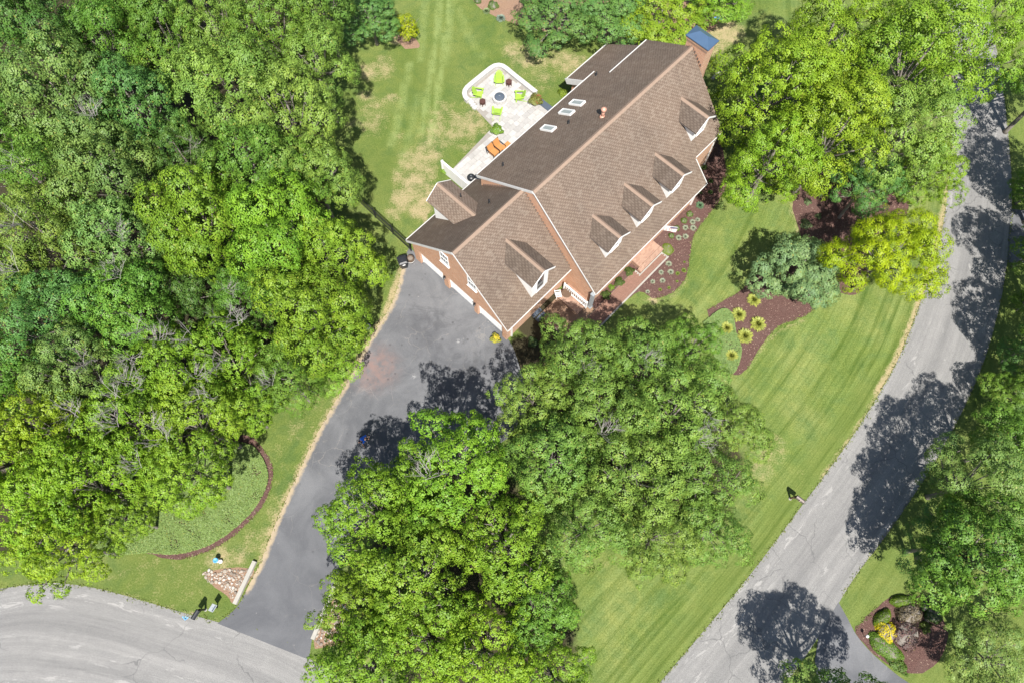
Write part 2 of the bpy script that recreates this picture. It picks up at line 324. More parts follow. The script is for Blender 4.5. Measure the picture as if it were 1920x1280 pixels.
# ------------------------------------------------------------------ mesh helpers
def tag(o, label, cat=None, group=None, kind=None):
    if label: o['label'] = label
    if cat: o['category'] = cat
    if group: o['group'] = group
    if kind: o['kind'] = kind
    return o
def empty(name, loc=(0, 0, 0), rz=0.0, parent=None):
    o = bpy.data.objects.new(name, None); col.objects.link(o)
    o.location = loc; o.rotation_euler = (0, 0, rz); o.empty_display_size = .2
    if parent: o.parent = parent
    return o
def link(name, me, parent=None, loc=None, rz=None):
    o = bpy.data.objects.new(name, me); col.objects.link(o)
    if parent: o.parent = parent
    if loc is not None: o.location = loc
    if rz is not None: o.rotation_euler = (0, 0, rz)
    return o
class MB:
    def __init__(s): s.v = []; s.f = []; s.uv = []; s.mi = []
    def face(s, pts, uv=None, mi=0):
        b = len(s.v); s.v += [tuple(p) for p in pts]; s.f.append(tuple(range(b, b + len(pts)))); s.uv.append(uv); s.mi.append(mi)
    def box(s, a, b, mi=0, rz=0.0, c=None):
        x0, y0, z0 = a; x1, y1, z1 = b
        p = [(x0, y0, z0), (x1, y0, z0), (x1, y1, z0), (x0, y1, z0), (x0, y0, z1), (x1, y0, z1), (x1, y1, z1), (x0, y1, z1)]
        if rz:
            c = c or ((x0 + x1) / 2, (y0 + y1) / 2); k, q = math.cos(rz), math.sin(rz)
            p = [(c[0] + (x - c[0]) * k - (y - c[1]) * q, c[1] + (x - c[0]) * q + (y - c[1]) * k, z) for x, y, z in p]
        s.hexa(p, mi)
    def hexa(s, p, mi=0):
        b = len(s.v); s.v += [tuple(q) for q in p]
        for f in ((0, 3, 2, 1), (4, 5, 6, 7), (0, 1, 5, 4), (1, 2, 6, 5), (2, 3, 7, 6), (3, 0, 4, 7)):
            s.f.append(tuple(b + i for i in f)); s.uv.append(None); s.mi.append(mi)
    def bar(s, p0, p1, w, hgt, mi=0, upv=(0, 0, 1)):      # a square bar between two points
        a, b_ = Vector(p0), Vector(p1); d = (b_ - a).normalized(); sd = d.cross(Vector(upv))
        if sd.length < 1e-4: sd = d.cross(Vector((1, 0, 0)))
        sd.normalize(); u = sd.cross(d); sd *= w / 2; u *= hgt / 2
        s.hexa([a - sd - u, a + sd - u, b_ + sd - u, b_ - sd - u, a - sd + u, a + sd + u, b_ + sd + u, b_ - sd + u], mi)
    def tube(s, pts, rad, n=6, mi=0, cap=True):
        rings = []
        pts = [Vector(p) for p in pts]
        for i, p in enumerate(pts):
            d = (pts[min(i + 1, len(pts) - 1)] - pts[max(i - 1, 0)]).normalized()
            a = d.cross(Vector((0.31, 0.2, 0.93)) if abs(d.z) < .9 else Vector((1, 0, 0))).normalized(); c = d.cross(a)
            r = rad[i] if isinstance(rad, (list, tuple)) else rad
            b = len(s.v)
            for k in range(n):
                t = 2 * math.pi * k / n; s.v.append(tuple(p + (a * math.cos(t) + c * math.sin(t)) * r))
            rings.append(b)
        for i in range(len(rings) - 1):
            for k in range(n):
                k2 = (k + 1) % n
                s.f.append((rings[i] + k, rings[i] + k2, rings[i + 1] + k2, rings[i + 1] + k)); s.uv.append(None); s.mi.append(mi)
        if cap:
            s.f.append(tuple(rings[0] + k for k in range(n))[::-1]); s.uv.append(None); s.mi.append(mi)
            s.f.append(tuple(rings[-1] + k for k in range(n))); s.uv.append(None); s.mi.append(mi)
    def lathe(s, prof, n=20, c=(0, 0), mi=0):             # prof: (radius, z) from the bottom up
        b = len(s.v)
        for r, z in prof:
            for k in range(n):
                t = 2 * math.pi * k / n; s.v.append((c[0] + r * math.cos(t), c[1] + r * math.sin(t), z))
        for i in range(len(prof) - 1):
            for k in range(n):
                k2 = (k + 1) % n
                s.f.append((b + i * n + k, b + i * n + k2, b + (i + 1) * n + k2, b + (i + 1) * n + k)); s.uv.append(None); s.mi.append(mi)
        if prof[0][0] > 1e-4: s.f.append(tuple(b + k for k in range(n))[::-1]); s.uv.append(None); s.mi.append(mi)
        if prof[-1][0] > 1e-4: s.f.append(tuple(b + (len(prof) - 1) * n + k for k in range(n))); s.uv.append(None); s.mi.append(mi)
    def slab(s, pts, thick, udir=None, mi=0, side=1):     # a polygon given as its top face, pushed down along its normal
        P = [Vector(p) for p in pts]
        n = Vector((0, 0, 0))
        for i in range(len(P)): n += P[i].cross(P[(i + 1) % len(P)])
        n.normalize()
        if n.z < -1e-6 or (abs(n.z) < 1e-6 and thick < 0): P.reverse(); n = -n
        U = Vector(udir).normalized() if udir else (P[1] - P[0]).normalized(); V = n.cross(U)
        s.face(P, [(p.dot(U), p.dot(V)) for p in P], mi)
        Q = [p - n * abs(thick) for p in P]
        s.face(Q[::-1], None, side)
        for i in range(len(P)):
            j = (i + 1) % len(P); s.face([P[i], Q[i], Q[j], P[j]], None, side)
    def wall(s, pts, off, mi=0):                          # a polygon and its copy moved by off
        P = [Vector(p) for p in pts]; o = Vector(off); Q = [p + o for p in P]
        n = Vector((0, 0, 0))
        for i in range(len(P)): n += P[i].cross(P[(i + 1) % len(P)])
        if n.dot(o) > 0: P, Q = P[::-1], Q[::-1]
        s.face(P, None, mi); s.face(Q[::-1], None, mi)
        for i in range(len(P)):
            j = (i + 1) % len(P); s.face([P[i], Q[i], Q[j], P[j]], None, mi)
    def mesh(s, name, mat, smooth=False):
        me = bpy.data.meshes.new(name); me.from_pydata(s.v, [], s.f)
        for m in (mat if isinstance(mat, (list, tuple)) else [mat]): me.materials.append(M[m] if isinstance(m, str) else m)
        uvl = me.uv_layers.new(name='uv')
        flat = np.zeros((len(me.loops), 2), np.float32)
        for p, uv, mi in zip(me.polygons, s.uv, s.mi):
            p.material_index = mi; p.use_smooth = smooth
            if uv is None:
                n = p.normal; ax = max(range(3), key=lambda k: abs(n[k]))
                for li in p.loop_indices:
                    q = s.v[me.loops[li].vertex_index]
                    flat[li] = (q[1], q[2]) if ax == 0 else (q[0], q[2]) if ax == 1 else (q[0], q[1])
            else:
                for k, li in enumerate(p.loop_indices): flat[li] = uv[k]
        uvl.data.foreach_set('uv', flat.ravel())
        return me
    def build(s, name, mat, parent=None, smooth=False, loc=None, rz=None):
        return link(name, s.mesh(name, mat, smooth), parent, loc, rz)
def one(fn, name, mat, parent=None, smooth=False):
    m = MB(); fn(m); return m.build(name, mat, parent, smooth)
def copy_tree(o, parent=None):
    c = o.copy(); col.objects.link(c); c.parent = parent
    for ch in list(o.children): copy_tree(ch, c)
    return c
def spline(pts, n):
    P = [np.array(p[:2], float) for p in pts]; P = [2 * P[0] - P[1]] + P + [2 * P[-1] - P[-2]]
    out = []
    for i in range(1, len(P) - 2):
        for k in range(n):
            t = k / n; a, b, c, d = P[i - 1:i + 3]
            out.append(.5 * ((2 * b) + (c - a) * t + (2 * a - 5 * b + 4 * c - d) * t * t + (3 * b - a - 3 * c + d) * t ** 3))
    out.append(P[-2]); return out
def resample(P, n):
    P = np.array(P); d = np.r_[0, np.cumsum(np.hypot(*np.diff(P, axis=0).T))]; s = np.linspace(0, d[-1], n)
    return np.c_[np.interp(s, d, P[:, 0]), np.interp(s, d, P[:, 1])]
def pxpath(pts, n=6): return spline([W(*p) for p in pts], n)
def dist_poly(X, Y, P, closed=False):                    # distance from many points to a polyline
    P = np.array(P)[:, :2]; D = np.full(X.shape, 1e9)
    if closed: P = np.r_[P, P[:1]]
    for a, b in zip(P[:-1], P[1:]):
        ab = b - a; L = max(ab @ ab, 1e-9); t = np.clip(((X - a[0]) * ab[0] + (Y - a[1]) * ab[1]) / L, 0, 1)
        D = np.minimum(D, np.hypot(X - a[0] - t * ab[0], Y - a[1] - t * ab[1]))
    return D
def inside(X, Y, P):
    P = np.array(P)[:, :2]; r = np.zeros(X.shape, bool); j = len(P) - 1
    for i in range(len(P)):
        xi, yi, xj, yj = *P[i], *P[j]
        r ^= ((yi > Y) != (yj > Y)) & (X < (xj - xi) * (Y - yi) / (yj - yi + 1e-12) + xi); j = i
    return r
def sstep(x, a, b):
    t = np.clip((x - a) / (b - a), 0, 1); return t * t * (3 - 2 * t)
def sheet(name, pts, z, mat, jitter=0.0, seed=1, thick=0.0):
    rg = random.Random(seed); P = [(p[0] + rg.uniform(-jitter, jitter), p[1] + rg.uniform(-jitter, jitter), z) for p in pts]
    m = MB()
    if thick: m.slab(P, thick, (1, 0, 0), 0, 0)
    else:
        a = sum(P[i][0] * P[(i + 1) % len(P)][1] - P[(i + 1) % len(P)][0] * P[i][1] for i in range(len(P)))
        m.face(P if a > 0 else P[::-1])
    o = m.build(name, mat); o['kind'] = 'structure'; return o

# ------------------------------------------------------------------ paths traced on the ground
ROAD_L = [(1075, 1480), (1235, 1282), (1300, 1205), (1400, 1085), (1500, 952), (1545, 892), (1600, 815), (1650, 735), (1690, 660), (1725, 570), (1755, 480), (1772, 400), (1780, 330), (1786, 260), (1788, 190), (1786, 110), (1775, 20), (1755, -80), (1730, -180)]
ROAD_R = [(1290, 1560), (1440, 1330), (1530, 1200), (1600, 1085), (1655, 1012), (1695, 955), (1755, 862), (1802, 775), (1840, 690), (1868, 600), (1886, 510), (1896, 420), (1897, 340), (1892, 270), (1884, 190), (1872, 110), (1850, 10), (1820, -90), (1790, -190)]
CUL_T = [(-420, 1240), (-250, 1165), (-100, 1118), (0, 1103), (90, 1092), (170, 1100), (250, 1120), (330, 1144), (410, 1166), (500, 1195), (578, 1233), (660, 1285), (760, 1370), (860, 1470)]
CUL_B = [(-420, 1480), (-250, 1370), (-100, 1305), (0, 1283), (90, 1290), (170, 1300), (250, 1325), (330, 1350), (410, 1380), (480, 1415), (540, 1455), (600, 1510), (660, 1570), (720, 1640)]
DRIVE_L = [(768, 462), (756, 492), (748, 528), (735, 568), (712, 606), (690, 642), (668, 682), (640, 732), (600, 802), (560, 884), (520, 972), (492, 1045), (472, 1085), (448, 1132), (428, 1152), (408, 1168)]
DRIVE_R = [(781, 478), (830, 520), (890, 574), (950, 632), (972, 680), (985, 740), (975, 800), (900, 850), (800, 880), (720, 925), (672, 990), (640, 1060), (612, 1125), (590, 1180), (583, 1210), (580, 1236)]
roadL, roadR, culT, culB = (resample(pxpath(p), 120) for p in (ROAD_L, ROAD_R, CUL_T, CUL_B))
drvL, drvR = (resample(pxpath(p), 110) for p in (DRIVE_L, DRIVE_R))
drive_poly = [tuple(p) for p in drvL] + [tuple(p) for p in drvR[::-1]]

def strip(name, A, B, z, mat, ncross=8, edge=None, tvals=None):
    n = len(A); ts = tvals if tvals is not None else np.linspace(0, 1, ncross + 1); k = len(ts)
    V = np.zeros((n, k, 3)); V[..., :2] = A[:, None] * (1 - ts)[None, :, None] + B[:, None] * ts[None, :, None]; V[..., 2] = z
    mid = (A + B) / 2; s = np.r_[0, np.cumsum(np.hypot(*np.diff(mid, axis=0).T))]; wd = np.hypot(*(B - A).T).mean()
    faces = [(i * k + j, i * k + j + 1, (i + 1) * k + j + 1, (i + 1) * k + j) for i in range(n - 1) for j in range(k - 1)]
    me = bpy.data.meshes.new(name); me.from_pydata(V.reshape(-1, 3).tolist(), [], faces); me.materials.append(M[mat])
    uvl = me.uv_layers.new(name='uv'); li = np.zeros(len(me.loops), np.int32); me.loops.foreach_get('vertex_index', li)
    UV = np.stack([np.repeat(s, k), np.tile(ts * wd, n)], 1)[li]; uvl.data.foreach_set('uv', UV.astype(np.float32).ravel())
    if edge is not None:
        a = me.attributes.new('edge', 'FLOAT', 'POINT'); a.data.foreach_set('value', np.asarray(edge(V.reshape(-1, 3)), np.float32))
    if me.polygons[len(me.polygons) // 2].normal.z < 0: me.flip_normals()
    o = link(name, me); o['kind'] = 'structure'; return o

# ------------------------------------------------------------------ ground sheet
def ground():
    def axis(a, b, st, far):
        fine = np.arange(a, b + .01, st); g = [a - st]; q = st
        while g[-1] > -far: q *= 1.6; g.append(g[-1] - q)
        g2 = [b + st]; q = st
        while g2[-1] < far: q *= 1.6; g2.append(g2[-1] + q)
        return np.r_[g[::-1], fine, g2]
    xs, ys = axis(-56, 58, .34, 1500), axis(-9, 66, .34, 1500)
    X, Y = np.meshgrid(xs, ys); nx, ny = len(xs), len(ys)
    V = np.stack([X, Y, np.zeros_like(X)], -1).reshape(-1, 3)
    idx = np.arange(nx * ny).reshape(ny, nx)
    F = np.stack([idx[:-1, :-1], idx[:-1, 1:], idx[1:, 1:], idx[1:, :-1]], -1).reshape(-1, 4)
    me = bpy.data.meshes.new('ground'); fast(me, V, F); me.materials.append(M['lawn'])
    x, y = V[:, 0], V[:, 1]
    rd = dist_poly(x, y, roadL); east = np.zeros_like(x)
    dry = np.zeros_like(x)
    def db(px, py, r, s):
        c = W(px, py); d = np.hypot(x - c[0], y - c[1]); np.maximum(dry, s * (1 - sstep(d, r * .2, r)), out=dry)
    def dl(pts, w, s):
        d = dist_poly(x, y, pxpath(pts, 4)); np.maximum(dry, s * (1 - sstep(d, w * .25, w)), out=dry)
    for a in ((560, 780, 2.6, .34), (590, 740, 2.0, .30), (530, 850, 2.2, .30), (520, 930, 2.2, .36), (480, 1010, 2.2, .42), (430, 1040, 2.0, .4), (370, 1060, 2.4, .34), (280, 1085, 3.0, .28), (350, 1110, 2.4, .3)): db(*a)
    for a in ((1000, 108, 3.4, .62), (1065, 118, 2.6, .68), (870, 235, 3.0, .62), (835, 215, 2.4, .5), (790, 320, 2.6, .66), (765, 370, 2.4, .7), (715, 130, 2.2, .6), (705, 220, 2.2, .5), (795, 385, 1.6, .75)): db(*a)
    for a in ((975, 100, 2.6, .5), (1085, 118, 2.0, .6), (905, 240, 2.2, .5), (760, 330, 2.4, .55), (790, 350, 2.0, .6), (810, 270, 2.4, .5), (700, 200, 2.2, .5), (665, 230, 1.6, .5), (780, 440, 1.0, .6), (1500, 900, 2.0, .2), (330, 1075, 1.6, .35), (590, 760, 1.6, .4)): db(*a)
    for a in ((985, 105, 3.2, .55), (1050, 112, 2.6, .6), (1075, 125, 1.8, .7), (960, 95, 1.6, .7), (1020, 150, 2.6, .45), (885, 225, 2.6, .6), (850, 255, 2.6, .55), (820, 240, 2.0, .6), (800, 290, 2.4, .65), (770, 300, 2.0, .6),
              (775, 345, 2.2, .7), (755, 375, 2.0, .75), (785, 395, 1.6, .75), (740, 400, 1.4, .6), (690, 135, 2.0, .65), (720, 120, 1.8, .6), (700, 235, 2.4, .5), (735, 185, 1.2, .6), (685, 180, 1.4, .6), (890, 190, 1.8, .5), (880, 270, 1.8, .5),
              (745, 75, 1.2, .8), (745, 260, 1.4, .4), (830, 200, 1.5, .45), (410, 1050, 2.0, .62), (440, 1045, 2.0, .55), (500, 1000, 1.4, .5), (520, 960, 1.6, .45), (560, 800, 2.2, .35), (410, 1070, 1.4, .6), (1225, 563, .7, .9),
              (1400, 610, .8, .6), (1130, 1060, 1.2, .2), (1360, 60, 3.2, .8), (1440, 840, 2.4, .5), (1430, 880, 1.6, .55), (1340, 90, 2.0, .7), (1560, 620, 1.4, .25)): db(*a)
    dl([(650, 715), (618, 770), (585, 835), (548, 910), (515, 985), (490, 1050)], .5, .75)
    dl([(765, 480), (745, 530), (725, 585), (695, 632), (655, 705)], .6, .85)
    dl([(1782, 330), (1768, 410), (1750, 485), (1722, 575), (1686, 665), (1645, 738)], .55, .92)
    dl([(1645, 738), (1600, 812), (1540, 895)], .35, .6)
    dl([(800, 415), (792, 390), (805, 360)], .5, .8)
    dl([(1500, 440), (1487, 400), (1488, 360), (1515, 315)], .5, .55); dl([(1515, 598), (1460, 622), (1425, 655), (1405, 692)], .3, .5)
    dl([(1205, 565), (1260, 556), (1290, 522)], .3, .5); dl([(300, 1050), (200, 1085)], .5, .4)
    dl([(0, 1112), (90, 1098), (250, 1126), (410, 1168)], .45, .5)
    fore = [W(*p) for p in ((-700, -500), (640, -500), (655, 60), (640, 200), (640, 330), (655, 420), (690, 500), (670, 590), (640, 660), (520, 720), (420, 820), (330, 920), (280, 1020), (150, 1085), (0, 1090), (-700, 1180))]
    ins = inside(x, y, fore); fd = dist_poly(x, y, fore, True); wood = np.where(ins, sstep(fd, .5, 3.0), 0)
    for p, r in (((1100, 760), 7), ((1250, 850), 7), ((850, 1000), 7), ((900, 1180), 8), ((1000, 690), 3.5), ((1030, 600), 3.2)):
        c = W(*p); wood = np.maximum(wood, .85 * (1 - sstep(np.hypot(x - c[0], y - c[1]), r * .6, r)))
    rc = (roadL + roadR) / 2; k = np.argmin((x[:, None] - rc[None, ::4, 0]) ** 2 + (y[:, None] - rc[None, ::4, 1]) ** 2, 1) * 4 if len(x) < 4e5 else 0
    side = (x - rc[k, 0]) > 0
    mow = np.where(side, .5, (1 - sstep(rd, 13, 20))) * (1 - wood)
    lush = np.where(side, .55, .9 * (1 - sstep(rd, 1.0, 2.6)) * sstep(-y, -24, -12))
    lush = np.maximum(lush, .55 * (1 - sstep(np.hypot(*(np.array([x, y]) - np.array(W(800, 130)[:2])[:, None])), 1.5, 4)))
    for p, r, s in (((700, 330), 4, .5), ((1020, 75), 4, .5), ((1100, 85), 3, .6), ((560, 760), 3, .25), ((300, 1090), 5, .5), ((400, 1090), 3, .6), ((815, 400), .8, .9), ((1080, 140), 1.2, .6)):
        c = W(*p); lush = np.maximum(lush, s * (1 - sstep(np.hypot(x - c[0], y - c[1]), r * .4, r)))
    st = np.zeros_like(x)
    for pts, w, s in (([(846, -40), (836, 70), (822, 170), (806, 270)], .36, .8), ([(830, -40), (818, 70), (803, 170), (790, 250)], .36, .7), ([(800, -40), (795, 40), (788, 110)], .5, .5), ([(768, 120), (752, 200), (735, 270)], .45, .6), ([(862, 20), (880, 70), (905, 105)], .5, .35), ([(785, 180), (768, 250), (748, 320)], .4, .35), ([(850, 0), (842, 60), (836, 120)], .35, .5)):
        d = dist_poly(x, y, pxpath(pts, 5)); st = np.maximum(st, s * (1 - sstep(d, w * .5, w)))
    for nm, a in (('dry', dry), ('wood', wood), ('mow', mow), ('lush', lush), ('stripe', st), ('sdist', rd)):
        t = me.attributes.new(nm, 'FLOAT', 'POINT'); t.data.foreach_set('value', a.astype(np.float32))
    o = link('ground', me); o['kind'] = 'structure'
def fast(me, V, F, smooth=False):
    V = np.asarray(V, np.float32); F = np.asarray(F, np.int32); n = F.shape[1]
    me.vertices.add(len(V)); me.vertices.foreach_set('co', V.ravel())
    me.loops.add(F.size); me.loops.foreach_set('vertex_index', F.ravel())
    me.polygons.add(len(F)); me.polygons.foreach_set('loop_start', np.arange(0, F.size, n, dtype=np.int32))
    if smooth: me.polygons.foreach_set('use_smooth', np.ones(len(F), bool))
    me.update(calc_edges=True); me.validate()
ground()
strip('road', roadL, roadR, .010, 'road', 10)
strip('cul_de_sac_road', culT, culB, .006, 'road', 10)
_dl = [W(*p)[:2] for p in DRIVE_L]
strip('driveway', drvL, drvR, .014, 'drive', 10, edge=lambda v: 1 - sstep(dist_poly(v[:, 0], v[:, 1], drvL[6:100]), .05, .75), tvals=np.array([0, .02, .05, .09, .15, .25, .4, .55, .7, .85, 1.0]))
sheet('neighbour_driveway', pxpath([(1572, 1128), (1590, 1160), (1606, 1190), (1636, 1225), (1684, 1266), (1740, 1310), (1770, 1400), (1640, 1420), (1580, 1330), (1530, 1260), (1535, 1190)], 3), .016, 'drive')
sheet('side_driveway', [W(*p) for p in ((1893, 392), (2040, 408), (2040, 505), (1888, 492))], .016, 'drive')
sheet('front_mulch_bed', pxpath([(1262, 330), (1330, 250), (1352, 270), (1362, 325), (1356, 364), (1330, 402), (1302, 440), (1294, 480), (1286, 520), (1262, 548), (1228, 560), (1205, 548), (1190, 552), (1130, 590), (1105, 575), (1120, 545), (1200, 460)], 5), .012, 'mulch', .04)
sheet('kidney_mulch_bed', pxpath([(1325, 582), (1352, 566), (1388, 545), (1420, 512), (1455, 482), (1510, 500), (1556, 540), (1530, 575), (1510, 592), (1460, 612), (1428, 648), (1402, 690), (1372, 700), (1340, 650)], 5), .012, 'mulch', .04, 2)
sheet('tree_mulch_bed', pxpath([(1486, 392), (1490, 362), (1518, 318), (1560, 325), (1640, 350), (1700, 372), (1690, 420), (1640, 450), (1620, 540), (1575, 548), (1530, 500), (1500, 440)], 5), .012, 'mulch', .04, 3)
sheet('curved_mulch_edge', pxpath([(400, 830), (440, 818), (470, 818), (500, 850), (512, 885), (502, 930), (465, 980), (405, 1026), (340, 1048), (296, 1042), (260, 1020), (300, 960)], 5), .012, 'mulch', .04, 4)
sheet('neighbour_mulch_bed', pxpath([(1672, 1118), (1645, 1136), (1618, 1162), (1603, 1182), (1625, 1212), (1662, 1242), (1700, 1262), (1750, 1250), (1778, 1190), (1750, 1130), (1712, 1112)], 5), .012, 'mulch', .05, 5)
sheet('back_soil_bed', pxpath([(878, -20), (895, 12), (930, 32), (985, 52), (1050, 68), (1110, 70), (1180, 90), (1240, 85), (1340, 55), (1360, -30), (1340, -120), (1000, -120)], 4), .012, 'soil', .05, 6)
sheet('lawn_soil_patch', pxpath([(738, 70), (752, 60), (780, 75), (785, 90), (760, 92)], 4), .012, 'soil', .05, 7)
sheet('roadside_mulch', pxpath([(1400, 845), (1440, 800), (1500, 800), (1440, 890)], 4), .003, 'lawn', .03, 9) if False else None

# the blue survey mark sprayed on the road
m = MB()
for a, b in (((342, 1155), (347, 1161)), ((347, 1161), (353, 1156)), ((344, 1158), (351, 1159)), ((348, 1154), (347, 1162))):
    m.bar(W(*a, .0125), W(*b, .0125), .07, .004)
tag(m.build('road_paint_mark', 'paint_blue'), 'small light blue sprayed survey mark on the grey road', 'paint mark')

# ------------------------------------------------------------------ the house
house = empty('brick_house', (OX, OY, 0), AZ)
tag(house, 'large red brick house with brown shingled gable roofs, dormers and attached three bay garage', 'house')
GW, GVR, GHR, GHE, L1 = 9.9, 5.187, 8.19, 2.897, 6.61
MVR, MHR = 6.208, 9.087
def zMF(v): return MHR - (v - MVR) * (MHR - 2.481) / (12.804 - MVR)
def zMR(v): return MHR - (MVR - v) * (MHR - 5.276) / (MVR - .654)
def zGF(v): return GHR - (v - GVR) * (GHR - GHE) / (GW + .35 - GVR)
def zGR(v): return GHR - (GVR - v) * (GHR - GHE) / (GVR + .35)
TH = .13
UX = (1, 0, 0)
def roof(pts, zf, name, th=TH, parent=house):
    m = MB(); m.slab([h(u, v, zf(v)) for u, v in pts], th, UX, 0, 1)
    return m.build(name, ['shingle', 'trim'], parent)
r_gf = roof([(-.21, GVR), (L1 - .02, GVR), (L1 - .02, GW + .35), (-.21, GW + .35)], zGF, 'garage_front_roof')
r_gr = roof([(-.21, GVR), (-.21, -.35), (L1 + .6, -.35), (L1 + .6, .9), (L1 - .02, .95), (L1 - .02, GVR)], zGR, 'garage_rear_roof')
r_mf = roof([(6.50, MVR), (23.57, MVR), (23.10, 11.13), (19.70, 11.13), (19.68, 12.83), (6.50, 12.83)], zMF, 'main_front_roof')
r_mr = roof([(6.50, MVR), (6.50, .654), (19.75, .654), (19.75, 2.05), (24.25, 2.05), (23.57, MVR)], zMR, 'main_rear_roof')
def zB(v): return 3.22 + (v + 1.55) * .66
r_bo = roof([(19.08, -1.55), (24.15, -1.50), (24.3, 2.33), (19.08, 2.33)], zB, 'sunroom_roof')
# ridge caps, a row of folded shingles
def ridge(name, u0, u1, v, z, parent, axis='u', d=.17, drop=.17):
    m = MB(); n = int(abs(u1 - u0) / .24); st = (u1 - u0) / n
    for i in range(n):
        a, b = u0 + i * st, u0 + (i + 1.12) * st
        for sgn in (-1, 1):
            if axis == 'u': p = [h(a, v, z + .035), h(b, v, z + .022), h(b, v + sgn * d, z + .022 - drop), h(a, v + sgn * d, z + .035 - drop)]
            else: p = [h(v, a, z + .035), h(v, b, z + .022), h(v + sgn * d, b, z + .022 - drop), h(v + sgn * d, a, z + .035 - drop)]
            m.face(p if (sgn > 0) == (axis == 'u') else p[::-1])
    o = m.build(name, 'ridge', parent); o['kind'] = 'stuff'; return o
ridge('ridge_cap', -.2, L1 - .03, GVR, GHR, house); ridge('ridge_cap', 6.5, 23.55, MVR, MHR, house, d=.17, drop=.125)

# brick walls
def walls():
    m = MB(); t = .24
    # garage gable wall: four piers, a header and the gable above
    for a, b in ((0, .6), (3.25, 3.75), (6.5, 6.9), (9.48, GW)): m.box(h(0, b, 0), h(.32, a, 2.12))
    z0 = 2.12
    m.wall([h(0, 0, z0), h(0, GW, z0), h(0, GW, zGF(GW) - .15), h(0, GVR, GHR - .18), h(0, 0, zGR(0) - .15)], (.3, 0, 0))
    m.box(h(.322, GW, 0), h(L1 - .002, GW - t, zGF(GW) - .16))
    m.box(h(.322, t, 0), h(L1 - .002, 0, zGR(0) - .16))
    o1 = m.build('garage_wall', 'brick', house)
    m = MB()
    m.wall([h(L1, .95, 0), h(L1, 12.52, 0), h(L1, 12.52, zMF(12.52) - .17), h(L1, MVR, MHR - .2), h(L1, .95, zMR(.95) - .17)], (t, 0, 0))
    m.build('gable_wall', 'brick', house)
    m = MB(); m.box(h(L1 + t + .002, 12.52, 0), h(19.45, 12.52 - t, zMF(12.52) - .17)); m.box(h(19.2, 12.278, 0), h(19.45, 10.98, zMF(12.3) - .17)); m.box(h(19.452, 10.98, 0), h(22.9, 10.74, zMF(10.98) - .17))
    m.build('front_wall', 'brick', house)
    m = MB(); m.box(h(L1 + t + .002, .95 + t, 0), h(19.5, .95, zMR(.95) - .17)); m.box(h(19.3, 2.35 + t, 0), h(22.9, 2.35, zMR(2.35) - .17)); m.build('rear_wall', 'brick', house)
    m = MB(); m.wall([h(22.902, 10.98, 0), h(22.902, 10.98, zMF(10.98) - .18), h(22.902, MVR, MHR - .2), h(22.902, 2.35, zMR(2.35) - .18), h(22.902, 2.35, 0)], (t, 0, 0)); m.build('end_wall', 'brick', house)
    m = MB(); m.box(h(19.45, .948, 0), h(19.69, -1.2, zB(-1.2) - .17)); m.box(h(19.692, -1.2 + t, 0), h(23.8, -1.2, zB(-1.2) - .17)); m.box(h(23.802, .948, 0), h(24.0, -1.2, zB(-1.2) - .17))
    m.build('sunroom_wall', 'brick', house)
walls()
# white trim: rake boards, gutters, downspouts
def board(name, a, b, w, hh, mat='trim', parent=house, upv=(0, 0, 1)):
    m = MB(); m.bar(a, b, w, hh, 0, upv); return m.build(name, mat, parent)
board('rake_board', h(-.245, -.35, zGR(-.35) - .13), h(-.235, GVR, GHR - .13), .035, .2); board('rake_board', h(-.235, GW + .35, zGF(GW + .35) - .12), h(-.235, GVR, GHR - .12), .03, .10)
board('rake_board', h(6.455, .66, zMR(.66) - .12), h(6.47, MVR, MHR - .12), .05, .22); board('rake_board', h(6.48, 12.82, zMF(12.82) - .12), h(6.48, MVR, MHR - .12), .03, .10)
board('rake_board', h(19.04, -1.55, zB(-1.55) - .2), h(19.04, 1.2, zB(1.2) - .2), .07, .5)
board('rake_board', h(19.745, 11.16, zMF(11.16) - .12), h(19.745, 12.82, zMF(12.82) - .12), .06, .2)
def gutter(u0, u1, v, z, sgn):
    m = MB(); v2 = v + sgn * .06
    m.wall([h(u0, v, z), h(u0, v2, z), h(u0, v2, z - .07), h(u0, v + sgn * .03, z - .10), h(u0, v, z - .10)], (u1 - u0, 0, 0))
    m.build('gutter', 'trim', house)
gutter(-.2, L1 - .05, GW + .36, GHE + .02, 1); gutter(-.2, L1 + .58, -.36, GHE + .02, -1)
gutter(6.52, 19.66, 12.845, zMF(12.83) + .02, 1); gutter(19.8, 23.0, 11.145, zMF(11.13) + .02, 1)
gutter(6.52, 19.73, .64, zMR(.654) + .03, -1); gutter(19.78, 24.2, 2.03, zMR(2.05) + .03, -1); gutter(19.1, 24.1, -1.56, zB(-1.55) + .02, -1)
def spout(u, v, z, w=.09):
    m = MB(); m.box(h(u - w / 2, v + w / 2, .02), h(u + w / 2, v - w / 2, z)); m.box(h(u - w * .7, v + w * .7, z - .12), h(u + w * .7, v - w * .7, z)); m.build('downspout', 'offwhite', house)
spout(.5, GW + .06, GHE - .1, .11); spout(18.9, 12.6, 2.35, .12); spout(22.6, 11.05, 3.9)
m = MB(); m.box(h(6.30, 12.78, 0), h(6.55, 12.54, 2.3)); m.box(h(6.26, 12.82, 2.3), h(6.6, 12.5, 2.38)); m.box(h(6.26, 12.82, 0), h(6.6, 12.5, .12)); m.build('corner_post', 'grey', house)
